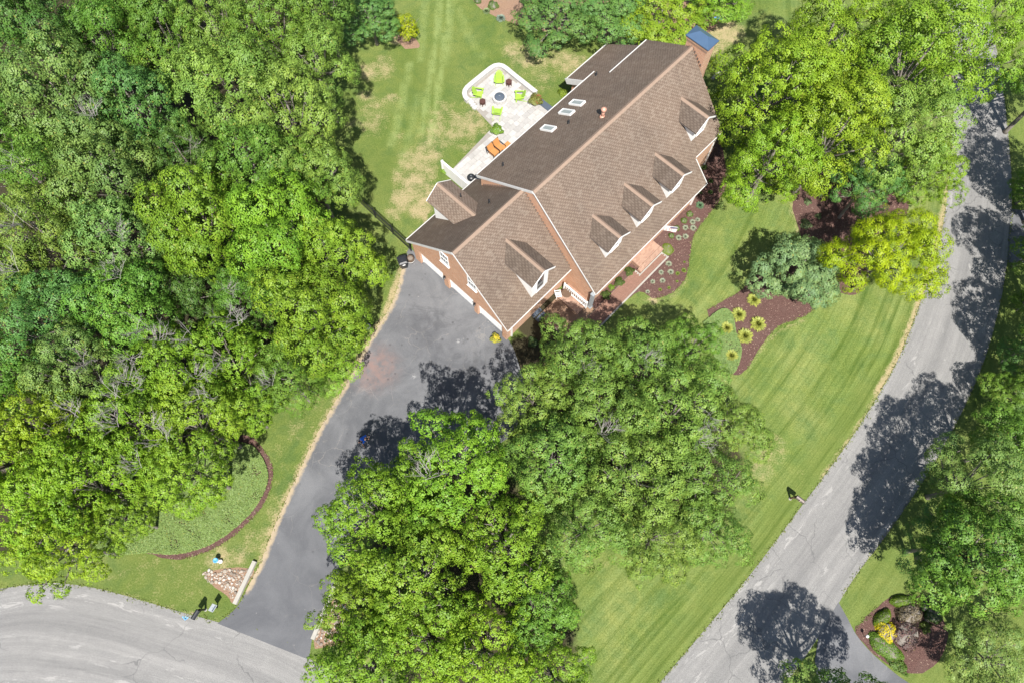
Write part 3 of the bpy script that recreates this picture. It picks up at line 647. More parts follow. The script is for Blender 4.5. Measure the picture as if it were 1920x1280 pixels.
# step flashing where the garage roof meets the main gable wall
m = MB()
for i in range(26):
    v = 5.35 + i * .185; m.box(h(L1 - .03, v + .11, zGF(v) + .01), h(L1 - .004, v, zGF(v) + .15))
for i in range(22):
    v = 1.2 + i * .185; m.box(h(L1 - .03, v + .11, zGR(v) + .01), h(L1 - .004, v, zGR(v + .11) + .13))
m.build('step_flashing', 'bronze', house)['kind'] = 'stuff'

# garage doors: four sections of raised panels each
def garage_door(v0, v1):
    d = empty('garage_door', parent=house)
    one(lambda m: (m.box(h(.19, v0 + .07, 0), h(.315, v0 + .002, 2.115)), m.box(h(.19, v1 - .002, 0), h(.315, v1 - .07, 2.115)), m.box(h(.19, v1 - .072, 2.04), h(.315, v0 + .072, 2.115))), 'door_frame', 'white', d)
    for k in range(4):
        def sec(m, k=k):
            m.box(h(.235, v1 - .074, .02 + k * .505), h(.27, v0 + .074, .02 + k * .505 + .498))
            w = (v1 - v0 - .148) / 4
            for q in range(4): m.box(h(.222, v0 + .074 + (q + 1) * w - .07, .10 + k * .505), h(.234, v0 + .074 + q * w + .07, .44 + k * .505))
        one(sec, 'door_section', 'white', d)
for a, b in ((.6, 3.25), (3.75, 6.5), (6.9, 9.48)): garage_door(a, b)
def lantern(v):
    d = empty('wall_lantern', parent=house)
    one(lambda m: (m.box(h(-.03, v + .05, 1.72), h(-.002, v - .05, 1.95)), m.box(h(-.14, v + .02, 1.9), h(-.03, v - .02, 1.93))), 'bracket', 'black', d)
    def cage(m):
        for k in range(4): m.box(h(-.2 + (k % 2) * .13, v - .07 + (k // 2) * .13 + .012, 1.65), h(-.188 + (k % 2) * .13, v - .07 + (k // 2) * .13, 1.9))
        m.hexa([h(-.21, v + .085, 1.9), h(-.05, v + .085, 1.9), h(-.05, v - .085, 1.9), h(-.21, v - .085, 1.9), h(-.15, v + .02, 2.0), h(-.11, v + .02, 2.0), h(-.11, v - .02, 2.0), h(-.15, v - .02, 2.0)])
        m.box(h(-.2, v + .07, 1.63), h(-.06, v - .07, 1.65))
    one(cage, 'cage', 'black', d); one(lambda m: m.box(h(-.18, v + .05, 1.66), h(-.08, v - .05, 1.88)), 'glass_pane', 'skyglass', d)
lantern(3.5); lantern(6.7)
def window_u(u, vc, z0, z1, w, parent=house, sgn=-1):     # double hung window on a wall facing -u
    d = empty('window', parent=parent)
    a, b = vc - w / 2, vc + w / 2
    def fr(m):
        m.box(h(u + sgn * .06, a + .07, z0), h(u + sgn * .002, a, z1)); m.box(h(u + sgn * .06, b, z0), h(u + sgn * .002, b - .07, z1)); m.box(h(u + sgn * .06, b - .072, z1 - .08), h(u + sgn * .002, a + .072, z1)); m.box(h(u + sgn * .05, b - .072, (z0 + z1) / 2 - .03), h(u + sgn * .002, a + .072, (z0 + z1) / 2 + .03))
    one(fr, 'frame', 'white', d); one(lambda m: m.box(h(u + sgn * .13, b + .05, z0 - .07), h(u + sgn * .002, a - .05, z0)), 'sill', 'white', d)
    for zz0, zz1 in ((z0 + .002, (z0 + z1) / 2 - .032), ((z0 + z1) / 2 + .032, z1 - .082)):
        def pane(m): m.box(h(u + sgn * .025, b - .074, zz0), h(u + sgn * .003, a + .074, zz1))
        one(pane, 'pane', 'glass', d)
        def mun(m):
            for k in (1, 2):
                q = a + .07 + (b - a - .14) * k / 3; m.box(h(u + sgn * .042, q + .014, zz0), h(u + sgn * .027, q - .014, zz1))
            q = (zz0 + zz1) / 2; m.box(h(u + sgn * .0445, b - .074, q - .014), h(u + sgn * .0425, a + .074, q + .014))
        one(mun, 'muntin', 'white', d)
window_u(0, 3.85, 4.5, 6.0, .86); window_u(0, 6.62, 4.5, 6.0, .86)

# dormers
def dormer(uc, zr, ze, vf, hw, zf, sgn, main=True):
    d = empty('dormer', parent=house)
    sl_ = abs((zf(8) - zf(7)))if sgn > 0 else abs(zf(2) - zf(1))
    def vat(z):                                            # where the house roof has height z
        v0 = 0.0 if sgn < 0 else 14.0; v1 = MVR if main else GVR
        for _ in range(40):
            mid = (v0 + v1) / 2
            if zf(mid) < z: v0 = mid
            else: v1 = mid
        return (v0 + v1) / 2
    vr, ve = vat(zr - .03), vat(ze - .03)
    for s in (-1, 1):
        m = MB(); m.slab([h(uc, vr, zr), h(uc, vf, zr), h(uc + s * hw, vf, ze), h(uc + s * hw, ve, ze)], .07, (0, 1, 0), 0, 1)
        m.build('roof_slope', ['shingle_brown' if sgn > 0 else 'shingle', 'bronze'], d)
    o = ridge('ridge_cap', vf - sgn * .02, vr, uc, zr, d, 'v', .16, .16 * (zr - ze) / hw)
    ww = hw - .28; vw = vf - sgn * .30; zt = ze + (zr - ze) * .28 / hw - .10
    zb = zf(vw)
    m = MB(); m.wall([h(uc - ww, vw, zb - .05), h(uc + ww, vw, zb - .05), h(uc + ww, vw, zt), h(uc, vw, zr - .12), h(uc - ww, vw, zt)], h(0, -sgn * .12, 0)); m.build('front_wall', 'white', d)
    vt = vat(zt)
    for s in (-1, 1):
        m = MB(); m.wall([h(uc + s * ww, vw - sgn * .122, zf(vw - sgn * .122) - .04), h(uc + s * ww, vw - sgn * .122, zt), h(uc + s * ww, vt, zt - .03)], (-s * .1, 0, 0)); m.build('cheek_wall', 'white', d)
    for s in (-1, 1):
        m = MB(); m.bar(h(uc + s * (hw + .01), vf + sgn * .015, ze - .06), h(uc + s * .002, vf + sgn * .015, zr - .05), .04, .12); m.build('rake_board', 'white', d)
        m = MB(); m.slab([h(uc + s * hw, vf, ze - .1), h(uc + s * ww, vf, ze - .1), h(uc + s * ww, ve, ze - .1), h(uc + s * hw, ve, ze - .1)], .02, UX); m.build('soffit', ['bronze', 'bronze'], d)
    if sgn > 0:
        wd = empty('window', parent=d); z0, z1 = zb + .32, zt - .05; a = .42
        one(lambda m: (m.box(h(uc - a, vw + .06, z0), h(uc - a + .07, vw + .002, z1)), m.box(h(uc + a - .07, vw + .06, z0), h(uc + a, vw + .002, z1)), m.box(h(uc - a + .072, vw + .06, z1 - .07), h(uc + a - .072, vw + .002, z1)), m.box(h(uc - a - .04, vw + .10, z0 - .06), h(uc + a + .04, vw + .002, z0))), 'frame', 'white', wd)
        one(lambda m: m.box(h(uc - a + .072, vw + .03, z0 + .002), h(uc + a - .072, vw + .003, z1 - .072)), 'pane', 'glass', wd)
    return d
dormer(9.58, 5.98, 5.20, 11.95, 1.16, zMF, 1); dormer(13.12, 6.04, 5.20, 11.98, 1.16, zMF, 1); dormer(16.64, 6.08, 5.22, 11.98, 1.16, zMF, 1); dormer(20.86, 7.39, 6.50, 10.52, 1.14, zMF, 1)
dormer(3.56, 6.82, 5.88, 10.12, 1.13, zGF, 1, False); dormer(3.45, 6.71, 5.74, -.2, 1.21, zGR, -1, False)

# chimney
ch = empty('chimney', parent=house)
def shaft(m):
    m.box(h(23.60, 7.45, 0), h(24.6, 5.65, 9.35)); m.box(h(23.56, 7.49, 9.35), h(24.64, 5.61, 9.5)); m.box(h(23.51, 7.54, 9.5), h(24.69, 5.56, 9.72))
    m.box(h(23.60, 8.1, 0), h(24.6, 7.452, 5.4)); m.box(h(23.60, 5.648, 0), h(24.6, 5.0, 5.4))
one(shaft, 'shaft', 'brick', ch)
def cap(m):
    a = [h(23.46, 7.6, 9.8), h(24.74, 7.6, 9.8), h(24.74, 5.5, 9.8), h(23.46, 5.5, 9.8)]; t = h(24.1, 6.9, 10.2), h(24.1, 6.2, 10.2)
    m.box(h(23.46, 7.6, 9.724), h(24.74, 5.5, 9.798))
    m.face([a[0], a[1], t[0]]); m.face([a[1], a[2], t[1], t[0]]); m.face([a[2], a[3], t[1]]); m.face([a[3], a[0], t[0], t[1]])
one(cap, 'metal_cap', 'bluemetal', ch)
m = MB()
for i in range(9):
    v = 5.75 + i * .19; zz = zMF(v) if v > MVR else zMR(v); m.box(h(23.575, v + .11, zz - .1), h(23.597, v, zz + .1))
m.build('flashing', 'bronze', ch)

# skylights, roof vents
sr = math.atan((MHR - 5.276) / (MVR - .654))
def skylight(u, v):
    d = empty('skylight', parent=house)
    n = Vector(h(0, -math.sin(sr), math.cos(sr))); e = Vector(h(0, math.cos(sr), math.sin(sr))); a = Vector((1, 0, 0)); c = Vector(h(u, v, zMR(v)))
    def rect(m, x0, x1, y0, y1, n0, n1):
        m.hexa([c + a * x + e * y + n * q for q in (n0, n1) for x, y in ((x0, y0), (x1, y0), (x1, y1), (x0, y1))])
    def fr(m):
        rect(m, -.29, -.22, -.68, .68, 0, .15); rect(m, .22, .29, -.68, .68, 0, .15); rect(m, -.219, .219, -.68, -.61, 0, .15); rect(m, -.219, .219, .61, .68, 0, .15)
    one(fr, 'frame', 'offwhite', d); one(lambda m: rect(m, -.219, .219, -.609, .609, .06, .10), 'pane', 'skyglass', d)
for u in (15.75, 14.57, 12.54): skylight(u, 2.25)
def vent(u, v, zf, r, hh, mat, hat=False):
    d = MB(); z = zf(v); d.tube([h(u, v, z - .1), h(u, v, z + hh)], r, 10)
    if hat: d.lathe([(r * 1.1, z + hh - .12), (r * 1.7, z + hh - .08), (r * 1.7, z + hh + .1), (r * .3, z + hh + .2)], 12, (u, -v))
    d.lathe([(r * 2.2, z - .12), (r * 1.3, z + .12)], 10, (u, -v)); d.build('roof_vent', mat, house, True)
vent(19.29, 1.15, zMR, .06, .38, 'black'); vent(13.5, 3.31, zMR, .06, .36, 'black'); vent(8.01, 1.9, zMR, .06, .36, 'black'); vent(4.84, 3.63, zGR, .055, .4, 'black'); vent(14.75, 5.3, zMR, .12, .75, 'copper', True)
def zdr(v): return 6.71 - .45 * .80
vent(3.95, 1.6, zdr, .045, .34, 'black')
# side porch: landing, railing
m = MB(); m.box(h(5.2, 12.45, 0), h(L1 - .004, 10.2, .32)); m.build('porch_landing', 'stoopbrick', house)
rail = empty('porch_railing', parent=house)
one(lambda m: (m.box(h(5.94, 12.5, 1.22), h(6.06, 10.35, 1.30)), m.box(h(5.96, 12.5, .42), h(6.04, 10.35, .50))), 'rail', 'white', rail)
bal = MB(); bal.box((-.03, -.03, .502), (.03, .03, 1.218)); bme = bal.mesh('baluster', 'white')
for i in range(11): link('baluster', bme, rail, h(6.0, 10.5 + i * .19, 0))
pst = MB(); pst.box((-.05, -.05, .32), (.05, .05, 1.4)); pm = pst.mesh('post', 'white')
for v in (10.3, 12.56): link('post', pm, rail, h(6.0, v, 0))
# front steps: brick stoop
m = MB(); m.box(h(11.5, 13.3, 0), h(14.0, 12.524, .42)); m.box(h(11.3, 13.65, 0), h(14.1, 13.302, .26)); m.build('stoop', 'stoopbrick', house)

# ------------------------------------------------------------------ patio, walkway, courtyard
PZ = .062
def P4(x, y): return (860 + x / 10.67, 110 + y / 10.67)
wall_px = [(1550, 668), (1300, 470), (1100, 312), (960, 195), (880, 140), (800, 122), (715, 138), (620, 200), (400, 375), (200, 540), (135, 612), (114, 690), (130, 760), (185, 820)]
wpath = np.array(spline([W(*P4(*p), .45) for p in wall_px], 8))
pat_loc = [(18.25, .94), (18.25, -4.2)]
inner = [tuple(p) for p in wpath]
patio_poly = [HW(L1 + .85, .94)[:2], HW(18.2, .94)[:2]] + [tuple(p) for p in wpath] + [W(884, 197)[:2], W(924, 239)[:2], W(852, 314)[:2], W(838, 330)[:2]]
patio = sheet('patio', patio_poly, .02, 'joint')
m = MB(); m.box((-.318, -.218, .022), (.318, .218, PZ)); pvm = m.mesh('paver', 'paver')
m = MB(); m.box((-.218, -.218, .022), (.218, .218, PZ)); pvm2 = m.mesh('paver', 'paver')
pp = np.array(patio_poly)
rg = random.Random(4)
v = -9.0; row = 0
while v < .7:
    u = 7.0 + (row % 3) * .21
    while u < 18.6:
        big = (int(u * 10) + row) % 3 != 0; w = .65 if big else .45
        ok = True
        for du in (.03, w - .03):
            for dv in (-.2, .2):
                q = HW(u + du, v + dv)
                if not inside(np.array([q[0]]), np.array([q[1]]), pp)[0]: ok = False
        if ok:
            q = HW(u + w / 2, v)
            link('paver', pvm if big else pvm2, patio, (q[0], q[1], rg.uniform(-.004, .004)), AZ)
        u += w
    v += .45; row += 1
sw = empty('seat_wall', (float(wpath[:, 0].mean()), float(wpath[:, 1].mean()), 0))
tag(sw, 'low curved seat wall of pale stone blocks around the back patio', 'wall')
blk = resample(wpath, 27); off = np.array(sw.location[:2])
nrm = np.gradient(blk, axis=0); nrm = np.stack([-nrm[:, 1], nrm[:, 0]], 1) / np.hypot(*nrm.T)[:, None]
for i in range(len(blk) - 1):
    m = MB()
    for z0, z1, w in ((0, .36, .15), (.362, .45, .20)):
        a0, a1, b0, b1 = blk[i] - nrm[i] * w, blk[i] + nrm[i] * w, blk[i + 1] - nrm[i + 1] * w, blk[i + 1] + nrm[i + 1] * w
        e = (b0 - a0) * .012; f = (b1 - a1) * .012
        q = [a0 + e, b0 - e, b1 - f, a1 + f]
        q = [p - off for p in q]
        ar = sum(q[k][0] * q[(k + 1) % 4][1] - q[(k + 1) % 4][0] * q[k][1] for k in range(4))
        if ar < 0: q = q[::-1]
        m.hexa([(*p, z0) for p in q] + [(*p, z1) for p in q])
    m.build('stone_block', 'stone', sw)
m = MB(); m.box((-.2, -.16, 0), (.2, .16, .16)); bm_ = m.mesh('stepping_block', 'stone')
for i, (p, wd) in enumerate((((215, 845), 'first of the four loose blocks, touching the curved seat wall'), ((255, 890), 'second of the four loose blocks from the curved seat wall'), ((290, 938), 'third of the four loose blocks from the curved seat wall'), ((325, 985), 'last loose block, farthest from the curved seat wall'))):
    o = link('stone_block', bm_, None, (*W(*P4(*p), .1)[:2], PZ - .03), AZ + .2); tag(o, 'pale patio edge block, ' + wd, 'block', 'loose blocks at the patio edge')

# fire pit
fp = empty('fire_pit', (*W(*P4(818, 790), .3)[:2], PZ)); tag(fp, 'round pale stone fire pit with flat slate blue cover on the patio', 'fire pit')
for k in range(14):
    a0, a1 = 2 * math.pi * k / 14 + .012, 2 * math.pi * (k + 1) / 14 - .012
    for z0, z1, tw in ((0, .20, 0), (.204, .40, .22)):
        m = MB(); q = [(r * math.cos(a + tw), r * math.sin(a + tw)) for r, a in ((.46, a0), (.62, a0), (.62, a1), (.46, a1))]
        m.hexa([(*p, z0) for p in q] + [(*p, z1) for p in q]); m.build('stone_block', 'stone', fp)
one(lambda m: m.lathe([(.43, .36), (.43, .44), (.41, .455), (.10, .475), (.001, .48)], 28), 'cover', 'slate', fp, True)
one(lambda m: m.tube([(-.07, 0, .47), (-.05, 0, .52), (.05, 0, .52), (.07, 0, .47)], .012, 6), 'handle', 'grey', fp)

# lime adirondack chairs: front is -Y
def adirondack():
    c = empty('adirondack_chair')
    for k in range(5):
        y = -.36 + k * .105; z = .37 - k * .035
        one(lambda m: m.bar((-.27, y, z), (.27, y, z), .095, .022), 'seat_slat', 'lime', c)
    for k in range(5):
        x = -.22 + k * .11; tz = .98 - .05 * abs(k - 2) ** 1.5
        one(lambda m: m.bar((x, .12, .20), (x * 1.12, .12 + (tz - .2) * .48, tz), .098, .02, 0, (0, 1, 0)), 'back_slat', 'lime', c)
    for s in (-1, 1):
        one(lambda m: m.hexa([(s * .40 - .07, -.46, .55), (s * .40 + .07, -.46, .55), (s * .36 + .045, .33, .55), (s * .36 - .045, .33, .55), (s * .40 - .07, -.46, .575), (s * .40 + .07, -.46, .575), (s * .36 + .045, .33, .575), (s * .36 - .045, .33, .575)]), 'armrest', 'lime', c)
        one(lambda m: m.box((s * .33 - .02, -.40, 0), (s * .33 + .02, -.29, .549)), 'leg', 'lime', c)
        one(lambda m: m.hexa([(s * .30 - .015, .52, 0), (s * .30 + .015, .52, 0), (s * .30 + .015, .62, 0), (s * .30 - .015, .62, 0), (s * .30 - .015, -.40, .30), (s * .30 + .015, -.40, .30), (s * .30 + .015, -.40, .38), (s * .30 - .015, -.40, .38)]), 'side_rail', 'lime', c)
    one(lambda m: m.bar((-.34, .33, .53), (.34, .33, .53), .04, .04), 'back_brace', 'lime', c)
    return c
ad = adirondack()
pit = np.array(fp.location[:2])
for i, (p, lb) in enumerate((((812, 440), 'lime green garden chair in the rounded top corner of the seat wall'), ((385, 715), 'lime green slatted garden chair left of the fire pit facing right'), ((1230, 775), 'lime green slatted garden chair right of the fire pit by the wall end'), ((768, 1100), 'lime green slatted garden chair seen from behind, nearest the lawn notch'))):
    o = ad if i == 0 else copy_tree(ad); q = W(*P4(*p), .3); d = pit - np.array(q[:2])
    o.location = (q[0], q[1], PZ); o.rotation_euler = (0, 0, math.atan2(d[1], d[0]) + math.pi / 2); tag(o, lb, 'chair', 'green chairs around the fire pit')
# hexagonal brown side tables
def side_table():
    c = empty('side_table')
    def top(m):
        q = [(.29 * math.cos(R(60 * k)), .29 * math.sin(R(60 * k))) for k in range(6)]; m.face([(*p, .47) for p in q]); m.face([(*p, .44) for p in q][::-1])
        for k in range(6): a, b = q[k], q[(k + 1) % 6]; m.face([(*a, .44), (*b, .44), (*b, .47), (*a, .47)])
    one(top, 'table_top', 'brownwood', c)
    for k in range(6):
        a = R(60 * k); one(lambda m: m.bar((.25 * math.cos(a), .25 * math.sin(a), 0), (.25 * math.cos(a), .25 * math.sin(a), .44), .045, .045), 'leg', 'brownwood', c)
    one(lambda m: m.lathe([(.22, .16), (.22, .19)], 6), 'lower_shelf', 'brownwood', c)
    return c
tb = side_table()
for i, (p, lb) in enumerate((((1005, 510), 'six sided dark brown side table beside the topmost green chair'), ((480, 900), 'six sided dark brown side table below the left green chair'))):
    o = tb if i == 0 else copy_tree(tb); q = W(*P4(*p), .2); o.location = (q[0], q[1], PZ); o.rotation_euler = (0, 0, R(30)); tag(o, lb, 'table', 'brown side tables on the patio')
# orange armchairs and low table under the eave
def armchair():
    c = empty('armchair')
    one(lambda m: m.hexa([(-.31, -.40, .34), (.31, -.40, .34), (.31, .26, .30), (-.31, .26, .30), (-.30, -.39, .47), (.30, -.39, .47), (.30, .25, .42), (-.30, .25, .42)]), 'seat_cushion', 'teak', c)
    one(lambda m: m.hexa([(-.30, .18, .42), (.30, .18, .42), (.30, .32, .42), (-.30, .32, .42), (-.29, .40, .92), (.29, .40, .92), (.29, .50, .90), (-.29, .50, .90)]), 'back_cushion', 'teak', c)
    one(lambda m: (m.bar((-.33, -.40, .32), (.33, -.40, .32), .04, .04), m.bar((-.33, .32, .28), (.33, .32, .28), .04, .04), m.bar((-.33, .50, .88), (.33, .50, .88), .04, .04)), 'frame', 'black', c)
    for s in (-1, 1):
        one(lambda m: m.bar((s * .35, -.42, .60), (s * .35, .42, .60), .05, .03), 'armrest', 'black', c)
        one(lambda m: m.bar((s * .35, -.40, 0), (s * .35, -.40, .585), .035, .035), 'leg', 'black', c)
        one(lambda m: m.bar((s * .35, .36, 0), (s * .35, .52, .92), .035, .035), 'leg', 'black', c)
    return c
ac = armchair()
for i, (p, lb) in enumerate((((925, 286), 'orange cushioned patio armchair, the one nearer the grill'), ((936, 277), 'orange cushioned patio armchair, the one nearer the potted plant'))):
    o = ac if i == 0 else copy_tree(ac); q = W(*p, .35); o.location = (q[0], q[1], PZ); o.rotation_euler = (0, 0, AZ); tag(o, lb, 'armchair', 'orange patio armchairs under the eave')
ct = empty('coffee_table', (*W(949, 275, .4)[:2], PZ), AZ); tag(ct, 'small orange wooden table tucked under the rear roof edge', 'table')
one(lambda m: m.box((-.45, -.25, .38), (.45, .25, .42)), 'table_top', 'teak', ct)
for sx in (-1, 1):
    for sy in (-1, 1): one(lambda m: m.box((sx * .4 - .025, sy * .2 - .025, 0), (sx * .4 + .025, sy * .2 + .025, .378)), 'leg', 'black', ct)
# kettle grill
gr = empty('kettle_grill', (*W(884, 340, .3)[:2], PZ)); tag(gr, 'black round kettle grill on the patio beside the white screen', 'grill')
one(lambda m: m.lathe([(.06, .52), (.22, .57), (.31, .68), (.33, .76)], 20), 'bowl', 'plastic', gr, True); one(lambda m: m.lathe([(.335, .765), (.32, .86), (.25, .95), (.13, 1.0), (.001, 1.015)], 20), 'lid', 'plastic', gr, True)
one(lambda m: m.tube([(-.06, 0, 1.0), (-.05, 0, 1.06), (.05, 0, 1.06), (.06, 0, 1.0)], .012, 6), 'lid_handle', 'grey', gr)
for k in range(3): a = R(120 * k + 20); one(lambda m: m.bar((.14 * math.cos(a), .14 * math.sin(a), .56), (.34 * math.cos(a), .34 * math.sin(a), 0), .03, .03), 'leg', 'grey', gr)
# white screen
sc = empty('privacy_screen', HW(7.12, -2.7, 0), AZ); tag(sc, 'white panelled privacy screen between the patio and the garage back roof', 'screen')
for k in range(4): one(lambda m: m.box((-.05, -1.42 + k * .71 + .012, .05), (.05, -1.42 + (k + 1) * .71 - .012, 1.45)), 'panel', 'offwhite', sc)
one(lambda m: m.box((-.09, -1.45, 1.452), (.09, 1.45, 1.54)), 'cap_rail', 'white', sc)
for y in (-1.5, 1.5): one(lambda m: m.box((-.09, y - .07, 0), (.09, y + .05, 1.62)), 'post', 'white', sc)
# dark step at the patio edge
tag(one(lambda m: (m.box((-.95, -.28, 0), (.95, .28, .14)), m.box((-.9, -.24, .142), (.9, .24, .16))), 'bluestone_step', 'slate'), 'flat blue grey stone step between seat wall and house', 'step')
bpy.data.objects['bluestone_step'].location = (*W(1022, 199)[:2], 0); bpy.data.objects['bluestone_step'].rotation_euler = (0, 0, AZ - math.pi / 2)

# brick walkway: real bricks, too small to pick apart, laid in one piece
wk = sheet('brick_walkway', [HW(4.2, 14.22)[:2], HW(11.3, 14.22)[:2], HW(13.95, 14.22)[:2], HW(13.95, 13.66)[:2], HW(11.25, 13.66)[:2], HW(11.25, 13.12)[:2], HW(4.2, 13.12)[:2]], .016, 'concrete')
m = MB(); rg = random.Random(9)
v = 13.14; r_ = 0
while v < 14.18:
    u = 4.25 + (r_ % 2) * .11
    while u < 13.75:
        if v > 13.67 or u < 11.0:
            z = .05 + rg.uniform(-.003, .003); m.box(h(u + .004, v + .1, .018), h(u + .212, v + .004, z))
        u += .216
    v += .104; r_ += 1
o = m.build('brick_course', 'walkbrick', wk, loc=None); o.parent = None; o.parent = wk; o['kind'] = 'stuff'
o.location = (OX, OY, 0); o.rotation_euler = (0, 0, AZ)
m = MB(); m.box(h(4.3, 14.36, 0), h(13.95, 14.24, .075)); ke = m.build('path_edging', 'concrete', None, loc=(OX, OY, 0), rz=AZ); tag(ke, 'thin pale concrete edging along the brick front walk', 'edging')
sheet('courtyard_paving', [HW(3.2, 10.3)[:2], HW(6.55, 10.3)[:2], HW(6.55, 13.1)[:2], HW(3.2, 13.1)[:2]], .013, 'soil')

# courtyard furniture
def white_chair():
    c = empty('metal_chair')
    one(lambda m: [m.bar((-.22, -.2 + k * .08, .44), (.22, -.2 + k * .08, .44), .05, .02) for k in range(6)], 'seat', 'white', c)
    one(lambda m: [m.bar((-.18 + k * .09, .22, .46), (-.18 + k * .09, .30, .9), .035, .02) for k in range(5)] + [m.bar((-.22, .30, .9), (.22, .30, .9), .04, .04)], 'backrest', 'white', c)
    for sx in (-1, 1):
        for sy in (-1, 1): one(lambda m: m.bar((sx * .2, sy * .19, 0), (sx * .2, sy * .19, .43), .035, .035), 'leg', 'white', c)
        one(lambda m: (m.bar((sx * .25, -.2, .64), (sx * .25, .26, .64), .05, .03), m.bar((sx * .25, -.2, .44), (sx * .25, -.2, .63), .03, .03)), 'armrest', 'white', c)
    return c
wc = white_chair(); wc.location = (*W(1047, 553, .4)[:2], .013); wc.rotation_euler = (0, 0, R(100)); tag(wc, 'white slatted metal chair in the shady corner between garage and porch', 'chair')
bt = empty('round_table', (*W(1062, 552, .5)[:2], .013)); tag(bt, 'small round brown table beside the white chair in the corner', 'table')
one(lambda m: m.lathe([(.36, .66), (.38, .68), (.38, .70), (.36, .71)], 20), 'table_top', 'fencewood', bt); one(lambda m: m.lathe([(.2, 0), (.06, .08), (.05, .655)], 12), 'pedestal', 'fencewood', bt)
be = empty('garden_bench', (*W(1046, 676, .4)[:2], 0), R(-38)); tag(be, 'brown slatted wooden bench half hidden under the trees beyond the garage', 'bench')
for k in range(8): one(lambda m: m.box((-.85, -.42 + k * .105, .42), (.85, -.42 + k * .105 + .092, .45)), 'slat', 'brownwood', be)
for sx in (-1, 1):
    for sy in (-1, 1): one(lambda m: m.box((sx * .75 - .04, sy * .34 - .04, 0), (sx * .75 + .04, sy * .34 + .04, .418)), 'leg', 'brownwood', be)
tag(one(lambda m: (m.box((-.45, -.16, 0), (.45, .16, .05)), m.box((-.45, .28, 0), (.45, .6, .05))), 'stepping_stone', 'slate'), 'pair of flat pale stepping slabs in the dark garage side bed', 'slab') and None
bpy.data.objects['stepping_stone'].location = (*W(1014, 594)[:2], .0); bpy.data.objects['stepping_stone'].rotation_euler = (0, 0, R(45))

# flag on its pole
fl = empty('house_flag', (*W(1250, 462, 0)[:2], 0)); tag(fl, 'faded striped flag on a white pole slanting from the front wall', 'flag')
a = Vector(HW(14.6, 12.53, 2.0)); b = Vector(HW(14.9, 13.75, 2.75)) - a; off = Vector((fl.location.x, fl.location.y, 0))
pole = lambda t: a + b * t - off
one(lambda m: m.tube([pole(0), pole(1)], .02, 8), 'pole', 'white', fl); one(lambda m: m.lathe([(.001, 0), (.035, .03), (.001, .07)], 8), 'finial', 'bronze', fl).location = pole(1)
flm = MB()
for i in range(13):
    for j in range(8):
        t0, t1 = .98 - .068 * i, .98 - .068 * (i + 1)
        def q(t, s): return pole(t) + Vector((-.05 * s + .05 * math.sin(t * 14) * s, -.10 * s, -.55 * s)) + Vector((.03, .02, 0)) * math.sin(s * 6 + t * 5)
        mi = 2 if (i > 6 and j < 0) else (i % 2)
        if i < 6 and j < 3: mi = 2
        flm.face([q(t0, j / 8), q(t1, j / 8), q(t1, (j + 1) / 8), q(t0, (j + 1) / 8)], None, mi)
fo = flm.build('cloth', ['flagred', 'flagwhite', 'flagblue'], fl); sm = fo.modifiers.new('thick', 'SOLIDIFY'); sm.thickness = .006

# ------------------------------------------------------------------ things on the drive and along the roads
tc = empty('trash_can', (*W(757, 497, .2)[:2], .014), R(20)); tag(tc, 'black wheeled trash can with rounded lid at the drive corner', 'trash can')
one(lambda m: m.hexa([(-.24, -.26, .04), (.24, -.26, .04), (.24, .24, .04), (-.24, .24, .04), (-.33, -.36, 1.0), (.33, -.36, 1.0), (.33, .36, 1.0), (-.33, .36, 1.0)]), 'body', 'plastic', tc)
one(lambda m: (m.box((-.36, -.40, 1.002), (.36, .36, 1.05)), m.hexa([(-.34, -.37, 1.05), (.34, -.37, 1.05), (.34, .34, 1.05), (-.34, .34, 1.05), (-.24, -.26, 1.13), (.24, -.26, 1.13), (.24, .24, 1.11), (-.24, .24, 1.11)]), m.box((-.12, -.1, 1.12), (.12, .1, 1.15))), 'lid', 'plastic', tc)
one(lambda m: m.tube([(-.25, .42, .98), (.25, .42, .98)], .02, 8), 'handle', 'black', tc)
for s in (-1, 1): one(lambda m: m.tube([(s * .30, .28, .12), (s * .36, .28, .12)], .12, 14), 'wheel', 'black', tc)
one(lambda m: m.box((-.10, -.405, .80), (.12, -.37, .88)), 'sticker', 'white', tc)
bp = empty('barrel_planter', (*W(770, 487, .25)[:2], .014)); tag(bp, 'dark round barrel planter with pale rim beside the trash can', 'planter')
one(lambda m: m.lathe([(.25, 0), (.30, .2), (.30, .40), (.27, .55), (.23, .55), (.23, .46), (.001, .46)], 18), 'tub', 'planter_wood', bp, True); one(lambda m: m.lathe([(.305, .18), (.312, .22), (.305, .26)], 18), 'hoop', 'offwhite', bp)
one(lambda m: m.lathe([(.22, .465), (.16, .52), (.001, .54)], 14), 'gravel', 'rock', bp)
ff = empty('floodlight', (*W(690, 614)[:2], 0)); tag(ff, 'small white ringed ground lamp in the grass at the drive edge', 'lamp')
one(lambda m: m.lathe([(.2, 0), (.22, .12), (.22, .22), (.17, .24), (.15, .18), (.001, .17)], 16), 'ring', 'white', ff, True); one(lambda m: m.lathe([(.14, .185), (.10, .21), (.001, .22)], 12), 'lens', 'glass', ff)

